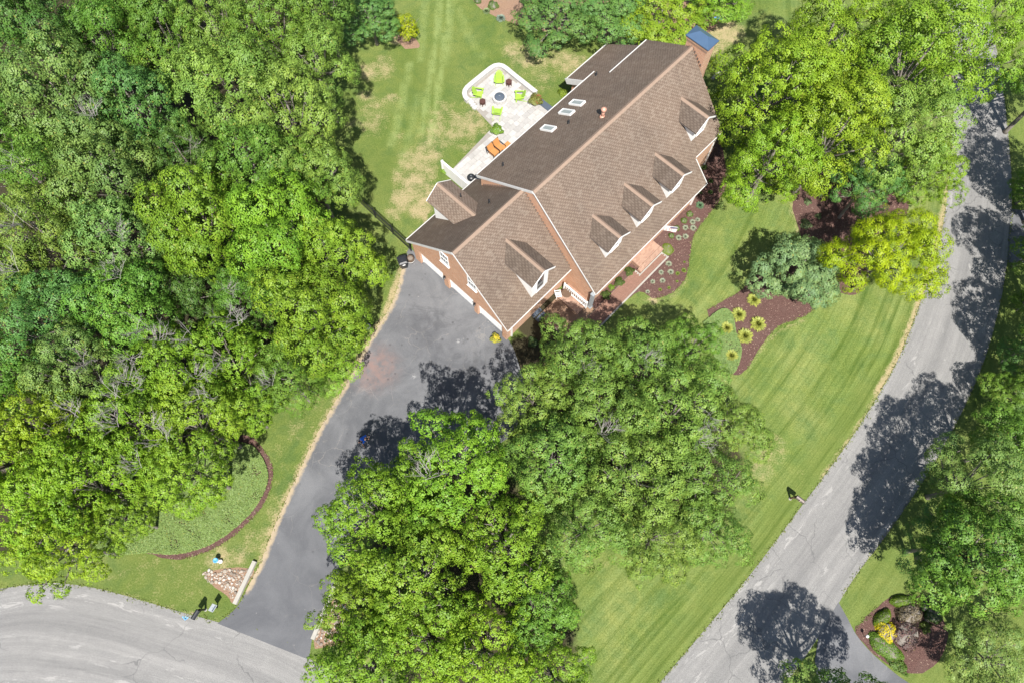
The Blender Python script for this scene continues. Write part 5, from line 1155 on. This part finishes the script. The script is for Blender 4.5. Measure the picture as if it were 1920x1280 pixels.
TREES = [
    ('wood_tree', 40, 30, 101, 'mapleA', 'deep', 'dark green leafy tree filling the top left corner', GF_, 0),
    ('wood_tree', 165, 35, 86, 'oakA', 'mid', 'leafy tree at the top edge, second from the top left corner', GF_, 0),
    ('wood_tree', 290, 35, 82, 'mapleC', 'mid', 'rounded tree at the top edge above the dark gap in the wood', GF_, 0),
    ('wood_tree', 395, 25, 77, 'oakB', 'grey', 'grey green tree at the top edge, left of the drooping tree', GF_, 0),
    ('drooping_tree', 500, 30, 94, 'lightA', 'mid', 'drooping tree with hanging leaf sprays at the top edge of the wood', GF_, 0),
    ('wood_tree', 578, 75, 82, 'oakA', 'grey', 'grey green tree at the wood corner nearest the small yellow bush', GF_, 0),
    ('round_tree', 690, 12, 64, 'mapleC', 'cool', 'small round blue green tree at the top edge beside the lawn', GF_, 0),
    ('wood_tree', 95, 160, 106, 'mapleB', 'pale', 'pale green broad tree below the top left corner tree', GF_, 0),
    ('wood_tree', 235, 165, 96, 'mapleC', 'cool', 'bluish green tree just left of the dark gap in the wood', GF_, 0),
    ('wood_tree', 410, 140, 101, 'mapleA', 'grey', 'broad tree right of the dark gap in the upper wood', GF_, 0),
    ('wood_tree', 523, 180, 101, 'oakB', 'grey', 'grey green tree at the wood edge level with the fire pit', GF_, 0),
    ('wood_tree', 40, 290, 101, 'oakA', 'mid', 'leafy tree at the left edge, level with the orange armchairs', GF_, 1),
    ('wood_tree', 170, 290, 101, 'mapleA', 'pale', 'pale tree with bare twigs in the upper left of the wood', GF_, 1),
    ('wood_tree', 320, 270, 72, 'oakB', 'deep', 'dark lower tree in the shade of the upper wood', GF_, 1),
    ('wood_tree', 465, 290, 106, 'mapleC', 'mid', 'broad tree in the middle of the upper wood', GF_, 0),
    ('wood_tree', 568, 290, 86, 'oakA', 'grey', 'tree at the wood edge level with the skylights', GF_, 0),
    ('wood_tree', 50, 420, 101, 'oakB', 'grey', 'yellowish grey tree at the left edge with bare branch beside it', GF_, 1),
    ('wood_tree', 195, 425, 96, 'mapleC', 'pale', 'pale twiggy tree in the left half of the wood', GF_, 1),
    ('wood_tree', 345, 390, 108, 'mapleB', 'bright', 'bright yellow green broad tree in the centre of the wood', GF_, 0),
    ('wood_tree', 500, 420, 108, 'mapleA', 'bright', 'bright tree in the wood level with the garage roof', GF_, 0),
    ('wood_tree', 606, 455, 88, 'mapleC', 'bright', 'bright tree at the wood edge beside the iron fence shadow', GF_, 0),
    ('wood_tree', 70, 560, 106, 'oakA', 'cool', 'bluish green tree at the left edge of the middle wood', GF_, 1),
    ('wood_tree', 215, 555, 96, 'mapleA', 'mid', 'leafy tree left of the dark hollow in the wood', GF_, 1),
    ('wood_tree', 450, 545, 77, 'oakA', 'mid', 'tree just right of the dark hollow in the wood', GF_, 1),
    ('wood_tree', 575, 560, 101, 'mapleB', 'bright', 'bright tree overhanging the driveway edge near the white lamp', GF_, 0),
    ('wood_tree', 625, 640, 75, 'oakB', 'bright', 'lowest bright tree overhanging the driveway beside the rusty stain', GF_, 0),
    ('wood_tree', 120, 670, 96, 'oakB', 'pale', 'pale green tree with grey twigs at the left of the lower wood', GF_, 1),
    ('twiggy_tree', 285, 670, 99, 'roseA', 'bright', 'thin twiggy tree below the dark hollow with many bare grey branches', GF_, 4),
    ('twiggy_tree', 410, 655, 94, 'roseB', 'bright', 'half bare tree right of the dark hollow with grey branch tips', GF_, 4),
    ('wood_tree', 520, 690, 77, 'oakA', 'mid', 'tree over the grass strip beside the driveway', GF_, 1),
    ('twiggy_tree', 210, 780, 105, 'roseB', 'bright', 'twiggy light tree above the bright corner trees with grey sprays', GF_, 4),
    ('twiggy_tree', 345, 775, 99, 'roseA', 'bright', 'twiggy tree with dark open middle in the lower wood', GF_, 4),
    ('wood_tree', 440, 755, 63, 'roseB', 'bright', 'bright tree at the tip of the curved mulch edge', GF_, 1),
    ('wood_tree', 328, 872, 92, 'roseA', 'bright', 'bright tree overhanging the green ground cover bed', GF_, 1),
    ('corner_tree', 45, 790, 97, 'roseB', 'lime', 'lime green lobed tree at the left edge, topmost of the bright corner trees', GF_, 0),
    ('corner_tree', 130, 890, 110, 'roseA', 'lime', 'lime green lobed tree in the middle of the bright corner trees', GF_, 0),
    ('corner_tree', 30, 930, 105, 'roseA', 'lime', 'lime green lobed tree at the left edge above the cul de sac', GF_, 0),
    ('corner_tree', 75, 1020, 94, 'roseB', 'lime', 'lime green lobed tree overhanging the cul de sac road', GF_, 0),
    ('corner_tree', 200, 968, 68, 'roseB', 'bright', 'bright green tree between the corner trees and the ground cover', GF_, 0),
    ('maple_tree', 842, 856, 124, 'roseA', 'bright', 'bright green tree whose shadow falls across the driveway', GM, 1),
    ('maple_tree', 690, 948, 106, 'roseB', 'bright', 'bright green tree overhanging the driveway from the right', GM, 0),
    ('maple_tree', 765, 905, 82, 'roseB', 'bright', 'bright green tree between the two that overhang the driveway', GM, 0),
    ('maple_tree', 800, 1195, 105, 'roseB', 'bright', 'bright tree in the bottom centre between the largest tree and the bottom edge', GM, 0),
    ('maple_tree', 940, 1010, 110, 'roseB', 'bright', 'bright green tree in the middle of the lower centre grove', GM, 0),
    ('maple_tree', 780, 1080, 124, 'roseA', 'bright', 'largest bright tree of the lower centre grove', GM, 0),
    ('maple_tree', 662, 1145, 92, 'roseB', 'bright', 'bright tree above the right hand pile of rocks', GM, 0),
    ('maple_tree', 1010, 1130, 90, 'roseA', 'mid', 'green tree of the lower centre grove facing the front lawn', GM, 0),
    ('maple_tree', 900, 1220, 110, 'roseB', 'lime', 'lime tinted tree at the bottom edge of the lower grove', GM, 0),
    ('maple_tree', 680, 1258, 118, 'roseA', 'bright', 'bright tree at the bottom edge beside the cul de sac', GM, 0),
    ('maple_tree', 1040, 1270, 85, 'roseB', 'bright', 'bright tree at the bottom edge beside the front lawn', GM, 0),
    ('oak_tree', 1085, 645, 84, 'oakA', 'grey', 'oak with its top reaching the porch corner post', GM, 1),
    ('oak_tree', 1215, 660, 85, 'mapleC', 'grey', 'rounded oak in front of the brick walk', GM, 1),
    ('oak_tree', 1310, 640, 66, 'oakB', 'mid', 'dark green oak beside the kidney shaped mulch bed', GM, 0),
    ('oak_tree', 1000, 735, 80, 'oakB', 'grey', 'oak at the upper left of the oak grove beside the driveway shade', GM, 0),
    ('oak_tree', 1140, 760, 100, 'oakA', 'grey', 'oak in the upper middle of the oak grove', GM, 1),
    ('oak_tree', 1275, 755, 100, 'oakB', 'grey', 'oak in the grove below the spiky yellow shrubs', GM, 1),
    ('oak_tree', 1385, 790, 72, 'oakA', 'grey', 'oak at the right edge of the grove over the front lawn', GM, 0),
    ('oak_tree', 1040, 850, 100, 'mapleC', 'grey', 'dense oak at the left of the oak grove next to the bright trees', GM, 0),
    ('oak_tree', 1190, 880, 110, 'oakB', 'grey', 'big oak in the centre of the oak grove with yellowish top', GM, 0),
    ('oak_tree', 1330, 890, 95, 'oakA', 'grey', 'oak of the grove nearest the roadside mailbox', GM, 1),
    ('oak_tree', 1100, 985, 95, 'oakA', 'grey', 'oak at the lower left of the oak grove', GM, 0),
    ('oak_tree', 1230, 1000, 90, 'oakB', 'grey', 'oak at the lower middle of the oak grove', GM, 0),
    ('oak_tree', 1345, 990, 75, 'oakA', 'grey', 'small oak at the lower right tip of the grove nearest the road', GM, 0),
    ('tulip_tree', 1475, 125, 120, 'lightA', 'lime', 'tall light green tree with pale trunk beside the chimney', GR_, 0),
    ('tulip_tree', 1462, 275, 90, 'lightB', 'lime', 'light green tree overhanging the end of the house front', GR_, 0),
    ('tulip_tree', 1585, 220, 115, 'lightB', 'lime', 'tall light green tree in the middle of the upper right group', GR_, 0),
    ('tulip_tree', 1580, 45, 110, 'lightA', 'lime', 'light green tree at the top edge right of the chimney', GR_, 0),
    ('ash_tree', 1740, 80, 125, 'lightB', 'bright', 'largest leafy tree at the top edge left of the road', GR_, 0),
    ('ash_tree', 1710, 230, 105, 'lightA', 'grey', 'mid green tree overhanging the far end of the road', GR_, 0),
    ('ash_tree', 1850, 50, 100, 'lightA', 'bright', 'broad tree over the road in the top right corner', GR_, 0),
    ('ash_tree', 1640, 330, 62, 'oakA', 'cool', 'blue green small tree above the yellow tree', GR_, 1),
    ('ash_tree', 1760, 300, 65, 'lightA', 'bright', 'low green tree whose branches reach over the sunny road', GR_, 0),
    ('locust_tree', 1683, 468, 112, 'fine', 'yellow', 'golden yellow feathery tree beside the curved road', GR_, 0),
    ('dogwood_tree', 1502, 500, 80, 'tier', 'sage', 'grey green dogwood with tiered branches beside the kidney shaped bed', GR_, 0),
    ('linden_tree', 1855, 902, 94, 'lightB', 'pale', 'big green tree whose shadow covers the lower road', GR_, 0),
    ('linden_tree', 1880, 1030, 120, 'mapleC', 'mid', 'biggest tree at the right edge above the shrub bed', GR_, 0),
    ('linden_tree', 1915, 830, 75, 'mapleA', 'mid', 'tree cut by the right edge above the big shading tree', GR_, 0),
    ('linden_tree', 1800, 1020, 80, 'oakA', 'cool', 'tree beside the small lawn triangle by the lower road', GR_, 0),
    ('linden_tree', 1888, 1238, 92, 'oakB', 'pale', 'pale tree in the bottom right corner', GR_, 0),
    ('linden_tree', 1640, 1372, 122, 'mapleC', 'pale', 'tree cut by the bottom edge, shading the neighbour drive mouth', GR_, 0),
    ('garden_maple', 1045, 8, 84, 'mapleC', 'cool', 'blue green rounded tree at the top edge above the bare soil', GT, 0),
    ('garden_maple', 1150, 12, 66, 'mapleA', 'cool', 'smaller tree at the top edge between two rounded trees', GT, 0),
    ('garden_maple', 1240, 20, 84, 'mapleB', 'lime', 'bright lime tree behind the house roof at the top edge', GT, 0),
    ('garden_maple', 1360, -40, 80, 'lightA', 'bright', 'light tree at the top edge behind the timber fence', GT, 0),
    ('wood_tree', -70, 210, 92, 'mapleA', 'mid', 'tree at the far left edge, below the top left corner tree', GF_, 0),
    ('wood_tree', -50, 480, 92, 'mapleC', 'grey', 'tree at the far left edge, level with the trash can', GF_, 0),
    ('wood_tree', -60, 690, 96, 'mapleB', 'mid', 'tree at the far left edge, level with the rusty stain', GF_, 0),
    ('corner_tree', -50, 860, 100, 'roseA', 'lime', 'lime green tree at the far left edge, above the cul de sac bend', GF_, 0),
    ('wood_tree', 230, -60, 87, 'mapleB', 'mid', 'tree peeking over the top edge, left of the drooping tree', GF_, 0),
    ('wood_tree', 590, -40, 79, 'mapleA', 'grey', 'tree peeking over the top edge, right of the drooping tree', GF_, 0),
    ('wood_tree', 330, 520, 70, 'oakA', 'deep', 'dark low tree at the bottom of the dark hollow in the wood', GF_, 0),
    ('roadside_tree', 1935, 650, 50, 'lightB', 'cool', 'feathery blue green tree cut by the right edge, level with the dogwood', GR_, 0),
    ('roadside_tree', 1945, 560, 36, 'fine', 'mid', 'small feathery tree at the right edge below the shaded side driveway', GR_, 0),
    ('roadside_tree', 1958, 340, 42, 'lightA', 'mid', 'small tree cut by the right edge beside the shaded upper road', GR_, 0),
    ('roadside_tree', 1935, 735, 62, 'mapleC', 'mid', 'dark low tree at the right edge below the feathery one', GR_, 0),
    ('roadside_tree', 1930, 805, 55, 'oakA', 'cool', 'low tree at the right edge just above the big shading tree', GR_, 0),
    ('roadside_tree', 1960, 460, 50, 'mapleA', 'mid', 'low tree at the right edge above the shaded side driveway', GR_, 0),
    ('verge_tree', 2085, 640, 105, 'mapleC', 'mid', 'tree beyond the right edge shading the lower part of the bend', GR_, 0),
    ('verge_tree', 2090, 470, 100, 'mapleB', 'mid', 'tree beyond the right edge shading the middle of the bend', GR_, 0),
    ('verge_tree', 2080, 300, 95, 'mapleA', 'mid', 'tree beyond the right edge shading the upper road', GR_, 0),
    ('verge_tree', 2030, 110, 90, 'mapleC', 'mid', 'tree at the right edge beside the top right corner', GR_, 0),
]
LOW = {'garden_maple': .56, 'roadside_tree': .42}
for n_, px_, py_, r_, k_, hu_, lb_, g_, d_ in TREES: tree(n_, px_, py_, r_, k_, hu_, lb_, g_, (.5 if lb_.startswith(('lowest bright', 'pale tree in the bottom', 'small round')) else LOW.get(n_)), d_)

# ------------------------------------------------------------------ shrubs and bedding plants
def ball_mesh(name, seed, rx=1.0, rz=.8, n=2600, leaf=.09, rough=.07):
    rng = np.random.default_rng(seed); u = unit(rng, n); u[:, 2] = np.abs(u[:, 2]); ph = rng.random(3) * 6.28
    th = np.arctan2(u[:, 1], u[:, 0]); k = 1 + rough * np.cos(3 * th + ph[0]) + rough * np.cos(5 * th + ph[1] + 4 * u[:, 2]) - rng.random(n) * .12
    C = u * k[:, None] * (rx, rx, rz); N = u + rng.normal(size=(n, 3)) * .45 + (0, 0, .25)
    return leaf_mesh(name, rng, C, N, leaf * rng.uniform(.6, 1.4, n), .6)
def burst_mesh(name, seed, n=420, L=1.0, wide=.10, up=.55, nb=3):
    rng = np.random.default_rng(seed); V, F = [], []
    for i in range(n):
        a = rng.random() * 6.28; e = rng.uniform(.12, 1.57) if up > .3 else rng.uniform(.0, .6); d = np.array([math.cos(a) * math.cos(e), math.sin(a) * math.cos(e), math.sin(e)]); l = L * rng.uniform(.55, 1.05) * (1 if e < .8 else .8)
        s = np.array([-math.sin(a), math.cos(a), 0]) * wide * rng.uniform(.6, 1.2); st = d * l * rng.uniform(.0, .35); m_ = (st + d * l) / 2 + np.array([0, 0, .05]); e_ = d * l + np.array([0, 0, -.12 * math.cos(e)]); b = len(V)
        V += [st, m_ - s, e_, m_ + s]; F.append((b, b + 1, b + 2, b + 3))
    V = np.array(V); V[:, 2] = np.maximum(V[:, 2], .01); me = bpy.data.meshes.new(name); fast(me, V, np.array(F)); me.materials.append(M['leaf'])
    for k in ('var', 'odd'):
        a = me.attributes.new(k, 'FLOAT', 'POINT'); a.data.foreach_set('value', np.repeat(rng.random(len(F)) * (1 if k == 'var' else .9), 4).astype(np.float32))
    return me
SH = {'ball': ball_mesh('shrub_leaves', 1), 'ball2': ball_mesh('shrub_leaves', 2, rough=.1), 'hedge': ball_mesh('hedge_leaves', 3, 1, .8, 3600, .08, .05), 'loose': ball_mesh('loose_leaves', 4, 1, .8, 1500, .16, .16), 'burst': burst_mesh('needle_sprays', 5, 1000, 1.0, .06), 'spike': burst_mesh('needle_sprays', 6, 700, 1.0, .045), 'tuft': burst_mesh('tuft_leaves', 7, 260, 1.0, .09)}
m = MB(); m.lathe([(.03, 0), (.02, .12)], 6); STEM = m.mesh('stem', 'bark')
m = MB(); m.lathe([(.72, .0), (.80, .22), (.66, .5), (.3, .66), (.001, .70)], 14); CORE = m.mesh('inner_branches', 'bark')
def shrub(name, px, py, rpx, kind, rgb, label, group=None, zs=.8, cat='shrub', sy=1.0, rot=None):
    z = 0
    for _ in range(4):
        c = W(px, py, z * .6); s = rpx * depth(c) / FPX; z = s * zs
    t = empty(name, (c[0], c[1], .012), tr_rng.uniform(0, 6.28) if rot is None else rot); t.scale = (s, s * sy, s * zs / .8); tag(t, label, cat, group)
    o = link('foliage', SH[kind], t); o.color = (*rgb, 1)
    if kind in ('ball', 'ball2', 'hedge'): link('inner_branches', CORE, t)
    else: link('stem', STEM, t)
    return t
Z5 = lambda x, y: (1040 + x / 4.2675, 380 + y / 4.2675); Z7 = lambda x, y: (1300 + x / 7.53, 530 + y / 7.53); Z4 = lambda x, y: (1560 + x / 6.4, 1080 + y / 6.4); Z6 = lambda x, y: (860 + x / 9.6, y / 9.6)
GRN, GRY, YEL = (.10, .19, .025), (.27, .31, .24), (.36, .41, .10)
for i, (x, y, r, lb) in enumerate(((1083, 88, 24, 'round green mound plant in the front bed, first below the bluish tuft'), (1037, 140, 23, 'round green mound plant in the front bed, second below the bluish tuft'), (977, 202, 23, 'round green mound plant in the front bed, third below the bluish tuft'), (935, 262, 21, 'round green mound plant in the front bed, just right of the flag pole tip'))):
    shrub('mound_plant', *Z5(x, y), r / 3.7, 'ball', GRN, lb, 'green mounds in the front bed', .75)
for x, y, r, lb in ((985, 565, 19, 'low olive green plant in the lower front bed, left one of a pair'), (1035, 540, 22, 'low olive green plant in the lower front bed, right one of a pair'), (845, 695, 16, 'sparse small green plant near the bottom of the front bed'), (980, 630, 13, 'tiny green seedling below the olive pair'), (915, 680, 15, 'tiny green seedling at the bottom curve of the front bed'), (1040, 475, 11, 'tiny pale green seedling above the olive pair')):
    shrub('bed_plant', *Z5(x, y), r / 3.6, 'tuft', (.15, .21, .04), lb, 'small green plants in the front bed', .5, 'plant')
for x, y, r, lb in ((1145, 135, 20, 'silvery tuft plant nearest the lawn in the upper front bed'), (1105, 152, 25, 'silvery tuft plant left of the lawn side one, browner than the rest'), (1048, 198, 24, 'silvery tuft plant in the middle row, left of a pair'), (1110, 200, 26, 'silvery tuft plant in the middle row, right of a pair'), (993, 278, 25, 'silvery tuft plant in the row by the flag, left of a pair'), (1048, 268, 24, 'silvery tuft plant in the row by the flag, right of a pair'), (915, 488, 25, 'blue grey tuft plant nearest the corner of the brick stoop'), (853, 555, 22, 'blue grey tuft plant below the stoop corner one, to the left'), (930, 553, 25, 'blue grey tuft plant below the stoop corner one, to the right'), (865, 622, 23, 'blue grey tuft plant in the lowest sunny row'), (785, 630, 20, 'blue grey tuft plant half in shade by the walk'), (745, 712, 18, 'blue grey tuft plant in deep shade by the walk')):
    shrub('silver_plant', *Z5(x, y), r / 3.4, 'tuft', GRY, lb, 'silvery plants in the front bed', .5, 'plant')
shrub('spiky_plant', *Z5(1165, 18), 9.5, 'spike', (.12, .22, .13), 'bluish green spiky tuft at the house corner end of the front bed', None, .6, 'plant')
for px, py, r, lb in ((1320, 313, 8, 'green plant in the narrow bed, topmost beside the house corner'), (1333, 339, 6, 'green plant in the narrow bed, second beside the house corner'), (1332, 360, 6, 'green plant in the narrow bed, third beside the house corner'), (1313, 361, 4.5, 'tiny green plant closest to the eave corner')):
    shrub('bed_plant', px, py, r, 'tuft', (.11, .19, .06), lb, 'green plants in the narrow bed', .55, 'plant')
shrub('moss_phlox', *Z5(905, 372), 13, 'hedge', (.15, .22, .03), 'flat bright green cushion plant below the flag', None, .22, 'plant', .85)
for x, y, lb in ((600, 545, 'dark green shrub by the front wall nearest the stoop'), (520, 630, 'dark green shrub by the front wall, middle of the three'), (412, 735, 'dark green shrub by the front wall nearest the corner post')):
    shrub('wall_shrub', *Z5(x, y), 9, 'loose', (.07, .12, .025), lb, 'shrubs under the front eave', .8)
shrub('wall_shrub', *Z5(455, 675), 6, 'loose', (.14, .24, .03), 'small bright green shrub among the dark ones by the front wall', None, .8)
for x, y, r, lb in ((865, 232, 92, 'yellow green spiky juniper, topmost on the open mulch'), (650, 440, 98, 'yellow green spiky juniper touching the green ground cover'), (925, 572, 104, 'yellow green spiky juniper, rightmost on the open mulch'), (740, 740, 106, 'yellow green spiky juniper just below the rightmost one'), (480, 630, 90, 'yellow green spiky juniper sunk in the ground cover'), (545, 1015, 90, 'yellow green spiky juniper, lowest by the oaks')):
    shrub('juniper', *Z7(x, y), r / 6.0, 'burst', YEL, lb, 'yellow junipers in the kidney bed', .7)
for px, py, r, lb in ((1540, 357, 12, 'grey green low shrub at the left of the shaded mulch bed'), (1515, 378, 7, 'small green plant at the left edge of the shaded mulch bed'), (1512, 420, 10, 'green plant at the lower left of the shaded mulch bed'), (1535, 405, 6, 'tiny plant inside the shaded mulch bed')):
    shrub('bed_plant', px, py, r, 'loose', (.13, .19, .09), lb, 'plants in the shaded bed', .6, 'plant')
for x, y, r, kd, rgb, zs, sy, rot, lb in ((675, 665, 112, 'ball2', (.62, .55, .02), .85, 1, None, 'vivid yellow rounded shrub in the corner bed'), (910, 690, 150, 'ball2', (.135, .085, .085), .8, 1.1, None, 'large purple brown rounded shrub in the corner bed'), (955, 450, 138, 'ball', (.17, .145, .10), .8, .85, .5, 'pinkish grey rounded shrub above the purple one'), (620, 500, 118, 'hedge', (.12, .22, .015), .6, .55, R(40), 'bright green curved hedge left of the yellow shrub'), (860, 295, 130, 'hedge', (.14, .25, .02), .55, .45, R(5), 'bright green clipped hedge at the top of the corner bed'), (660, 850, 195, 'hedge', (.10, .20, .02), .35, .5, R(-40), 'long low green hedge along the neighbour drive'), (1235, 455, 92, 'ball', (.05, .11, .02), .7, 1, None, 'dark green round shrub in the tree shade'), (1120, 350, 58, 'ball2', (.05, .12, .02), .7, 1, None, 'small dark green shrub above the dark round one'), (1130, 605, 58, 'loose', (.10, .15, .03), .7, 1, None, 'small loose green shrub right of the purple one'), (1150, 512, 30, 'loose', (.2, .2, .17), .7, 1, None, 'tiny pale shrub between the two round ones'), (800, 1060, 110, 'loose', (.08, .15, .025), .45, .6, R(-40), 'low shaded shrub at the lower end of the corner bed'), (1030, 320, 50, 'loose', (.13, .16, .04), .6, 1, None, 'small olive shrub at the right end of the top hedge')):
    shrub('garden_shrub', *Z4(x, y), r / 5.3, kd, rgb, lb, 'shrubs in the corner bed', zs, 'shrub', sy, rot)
for x, y, r, kd, rgb, lb in ((760, 310, 105, 'spike', (.22, .30, .26), 'pale blue spiky shrub at the edge of the bare soil'), (500, 190, 85, 'spike', (.20, .28, .14), 'yellow and blue green spiky shrub left of the pale blue one'), (620, 80, 100, 'ball2', (.09, .18, .03), 'green rounded shrub behind the spiky ones at the top edge'), (345, 5, 70, 'ball', (.07, .15, .03), 'dark green shrub cut by the top edge at the soil corner')):
    shrub('border_shrub', *Z6(x, y), r / 9.6, kd, rgb, lb, 'shrubs in the back border', .75)
shrub('corner_shrub', 1055, 172, 8, 'loose', (.18, .27, .03), 'bright green shrub at the inner corner of the sunroom', None, 1.2)
tree('yellow_bush', 763, 45, 23, 'small', 'yellow', 'upright yellow green bush standing alone on the back lawn', None, cat='shrub')
for x, y, r, lb in ((985, 575, 9, 'dark shrub in the shade under the garage front eave, upper one'), (1000, 640, 10, 'dark shrub in the shade below the garage corner')):
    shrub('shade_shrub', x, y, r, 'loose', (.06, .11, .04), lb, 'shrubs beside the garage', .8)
# pots
def pot(name, px, py, mat, rgb, label, s=1.0, kind='loose', zb=PZ):
    q = W(px, py, .4); e = empty(name, (q[0], q[1], zb)); e.scale = (s, s, s); tag(e, label, 'planter')
    one(lambda m: m.lathe([(.20, 0), (.29, .34), (.31, .36), (.31, .40), (.27, .40), (.26, .34), (.001, .34)], 16), 'pot', mat, e, True)
    o = link('foliage', SH[kind], e, (0, 0, .36)); o.color = (*rgb, 1); o.scale = (.5, .5, .55); return e
pot('flower_pot', 932, 245, 'white', (.14, .26, .03), 'white pot with bushy green plant at the lawn notch of the patio'); o = pot('flower_pot', 1004, 190, 'white', (.17, .20, .05), 'white pot with green and reddish plant at the seat wall end', 1.1)
c2 = link('foliage', SH['tuft'], o, (.1, .05, .40)); c2.color = (.22, .10, .05, 1); c2.scale = (.55, .55, .6)
pot('flower_pot', 835, 319, 'terracotta', (.15, .28, .03), 'small pot plant at the outer end of the white screen', .7)
yp = pot('flower_pot', 929, 634, 'terracotta', (.30, .32, .05), 'pot of yellow flowers by the last garage door', .75, 'loose', .014)
yf = MB(); rg = random.Random(5)
for k in range(40):
    a, r = rg.uniform(0, 6.28), rg.uniform(.02, .42); x, y, z = r * math.cos(a), r * math.sin(a), .80 - r * r * 1.2 + rg.uniform(-.03, .03); yf.lathe([(.001, z), (.04, z + .01), (.02, z + .03), (.001, z + .03)], 5, (x, y))
yf.build('flowers', 'petal', yp)['kind'] = 'stuff'
gl = empty('globe_lamp', (*W(*Z4(422, 716), .5)[:2], .012)); tag(gl, 'small white globe lamp on a stake in the corner bed mulch', 'lamp')
one(lambda m: m.tube([(0, 0, 0), (0, 0, .42)], .025, 8), 'stake', 'black', gl); one(lambda m: m.lathe([(.001, .41), (.08, .44), (.11, .52), (.08, .60), (.001, .63)], 12), 'globe', 'white', gl, True)

# ------------------------------------------------------------------ low ground cover, nobody could count it
def cover(name, pts, n, rgb, label, leaf=.11, hgt=.16, seed=1):
    rng = np.random.default_rng(seed); P = np.array(pxpath(pts, 4)); lo, hi = P.min(0), P.max(0)
    xy = rng.uniform(lo, hi, (n, 2)); xy = xy[inside(xy[:, 0], xy[:, 1], P)]
    z = hgt * (.45 + .3 * np.sin(xy[:, 0] * 3.1 + np.cos(xy[:, 1] * 2.3)) * np.sin(xy[:, 1] * 2.9 + xy[:, 0])) + rng.random(len(xy)) * hgt * .5 + .02
    kp = np.sin(xy[:, 0] * 1.9 + 2 * np.sin(xy[:, 1] * 1.3)) * np.sin(xy[:, 1] * 2.2 + 1.5 * np.sin(xy[:, 0] * 1.1)) + rng.normal(0, .5, len(xy)) > -.75
    xy, z = xy[kp], z[kp]
    C = np.c_[xy, z]; N = rng.normal(size=C.shape) * .32 + (0, 0, 1)
    me = leaf_mesh(name, rng, C, N, leaf * rng.uniform(.6, 1.4, len(C)), .6); o = link(name, me); o.color = (*rgb, 1); tag(o, label, 'ground cover', None, 'stuff')
cover('ground_cover', [(395, 835), (440, 828), (480, 840), (503, 885), (493, 930), (458, 975), (402, 1017), (336, 1038), (270, 1036), (190, 1040), (180, 985), (280, 900)], 150000, (.180, .275, .085), 'even pale green ground cover inside the curved mulch edge', .09, .16)
cover('ground_cover', [(1318, 605), (1352, 580), (1372, 590), (1380, 625), (1390, 660), (1375, 700), (1350, 690), (1330, 650)], 30000, (.18, .28, .095), 'pale green ground cover among the yellow junipers', .085, .16, 2)

def fringe():
    rng = np.random.default_rng(8); C = []
    for P, dens, wd in ((roadL, 26, .10), (roadR, 26, .10), (culT, 26, .10), (drvL, 22, .10)):
        P = np.array(P); L = np.r_[0, np.cumsum(np.hypot(*np.diff(P, axis=0).T))]; n = int(L[-1] * dens); q = np.sort(rng.uniform(0, L[-1], n))
        x, y = np.interp(q, L, P[:, 0]), np.interp(q, L, P[:, 1]); amp = .5 + .9 * np.abs(np.sin(q * 1.7) * np.sin(q * .61))
        C.append(np.c_[x + rng.normal(0, wd, n) * amp, y + rng.normal(0, wd, n) * amp, rng.uniform(.01, .05, n)])
    for pts in (BEDS):
        P = np.array(pts); L = np.r_[0, np.cumsum(np.hypot(*np.diff(P, axis=0).T))]; n = int(L[-1] * 20); q = rng.uniform(0, L[-1], n)
        C.append(np.c_[np.interp(q, L, P[:, 0]) + rng.normal(0, .07, n), np.interp(q, L, P[:, 1]) + rng.normal(0, .07, n), rng.uniform(.015, .05, n)])
    C = np.concatenate(C); ok = ~(inside(C[:, 0], C[:, 1], [HW(u, v)[:2] for u, v in ((-1, -.5), (25, -2), (25, 12.6), (-1, 12.6))])); C = C[ok]; C = C[dist_poly(C[:, 0], C[:, 1], [W(412, 1170), W(500, 1196), W(582, 1238)]) > .35]; C = C[dist_poly(C[:, 0], C[:, 1], [W(1500, 1235), W(1535, 1190), W(1574, 1130)]) > .5]
    N = rng.normal(size=C.shape) * .6 + (0, 0, 1); me = leaf_mesh('grass_fringe', rng, C, N, .13 * rng.uniform(.5, 1.5, len(C)), .35); o = link('grass_fringe', me); o.color = (.16, .205, .055, 1)
    tag(o, 'ragged grass fringe along the road, driveway and bed edges', 'grass', None, 'stuff')
BEDS = [pxpath(p, 5) for p in ([(1362, 325), (1356, 364), (1330, 402), (1302, 440), (1294, 480), (1286, 520), (1262, 548), (1228, 560)], [(1325, 582), (1352, 566), (1388, 545), (1420, 512), (1455, 482)], [(1530, 575), (1510, 592), (1460, 612), (1428, 648), (1402, 690)], [(470, 818), (500, 850), (512, 885), (502, 930), (465, 980), (405, 1026), (340, 1048)], [(930, 32), (985, 52), (1050, 68), (1110, 70)], [(1645, 1136), (1618, 1162), (1603, 1182)])]
for b in range(len(BEDS)): BEDS[b] = [tuple(p) for p in BEDS[b]]
fringe()
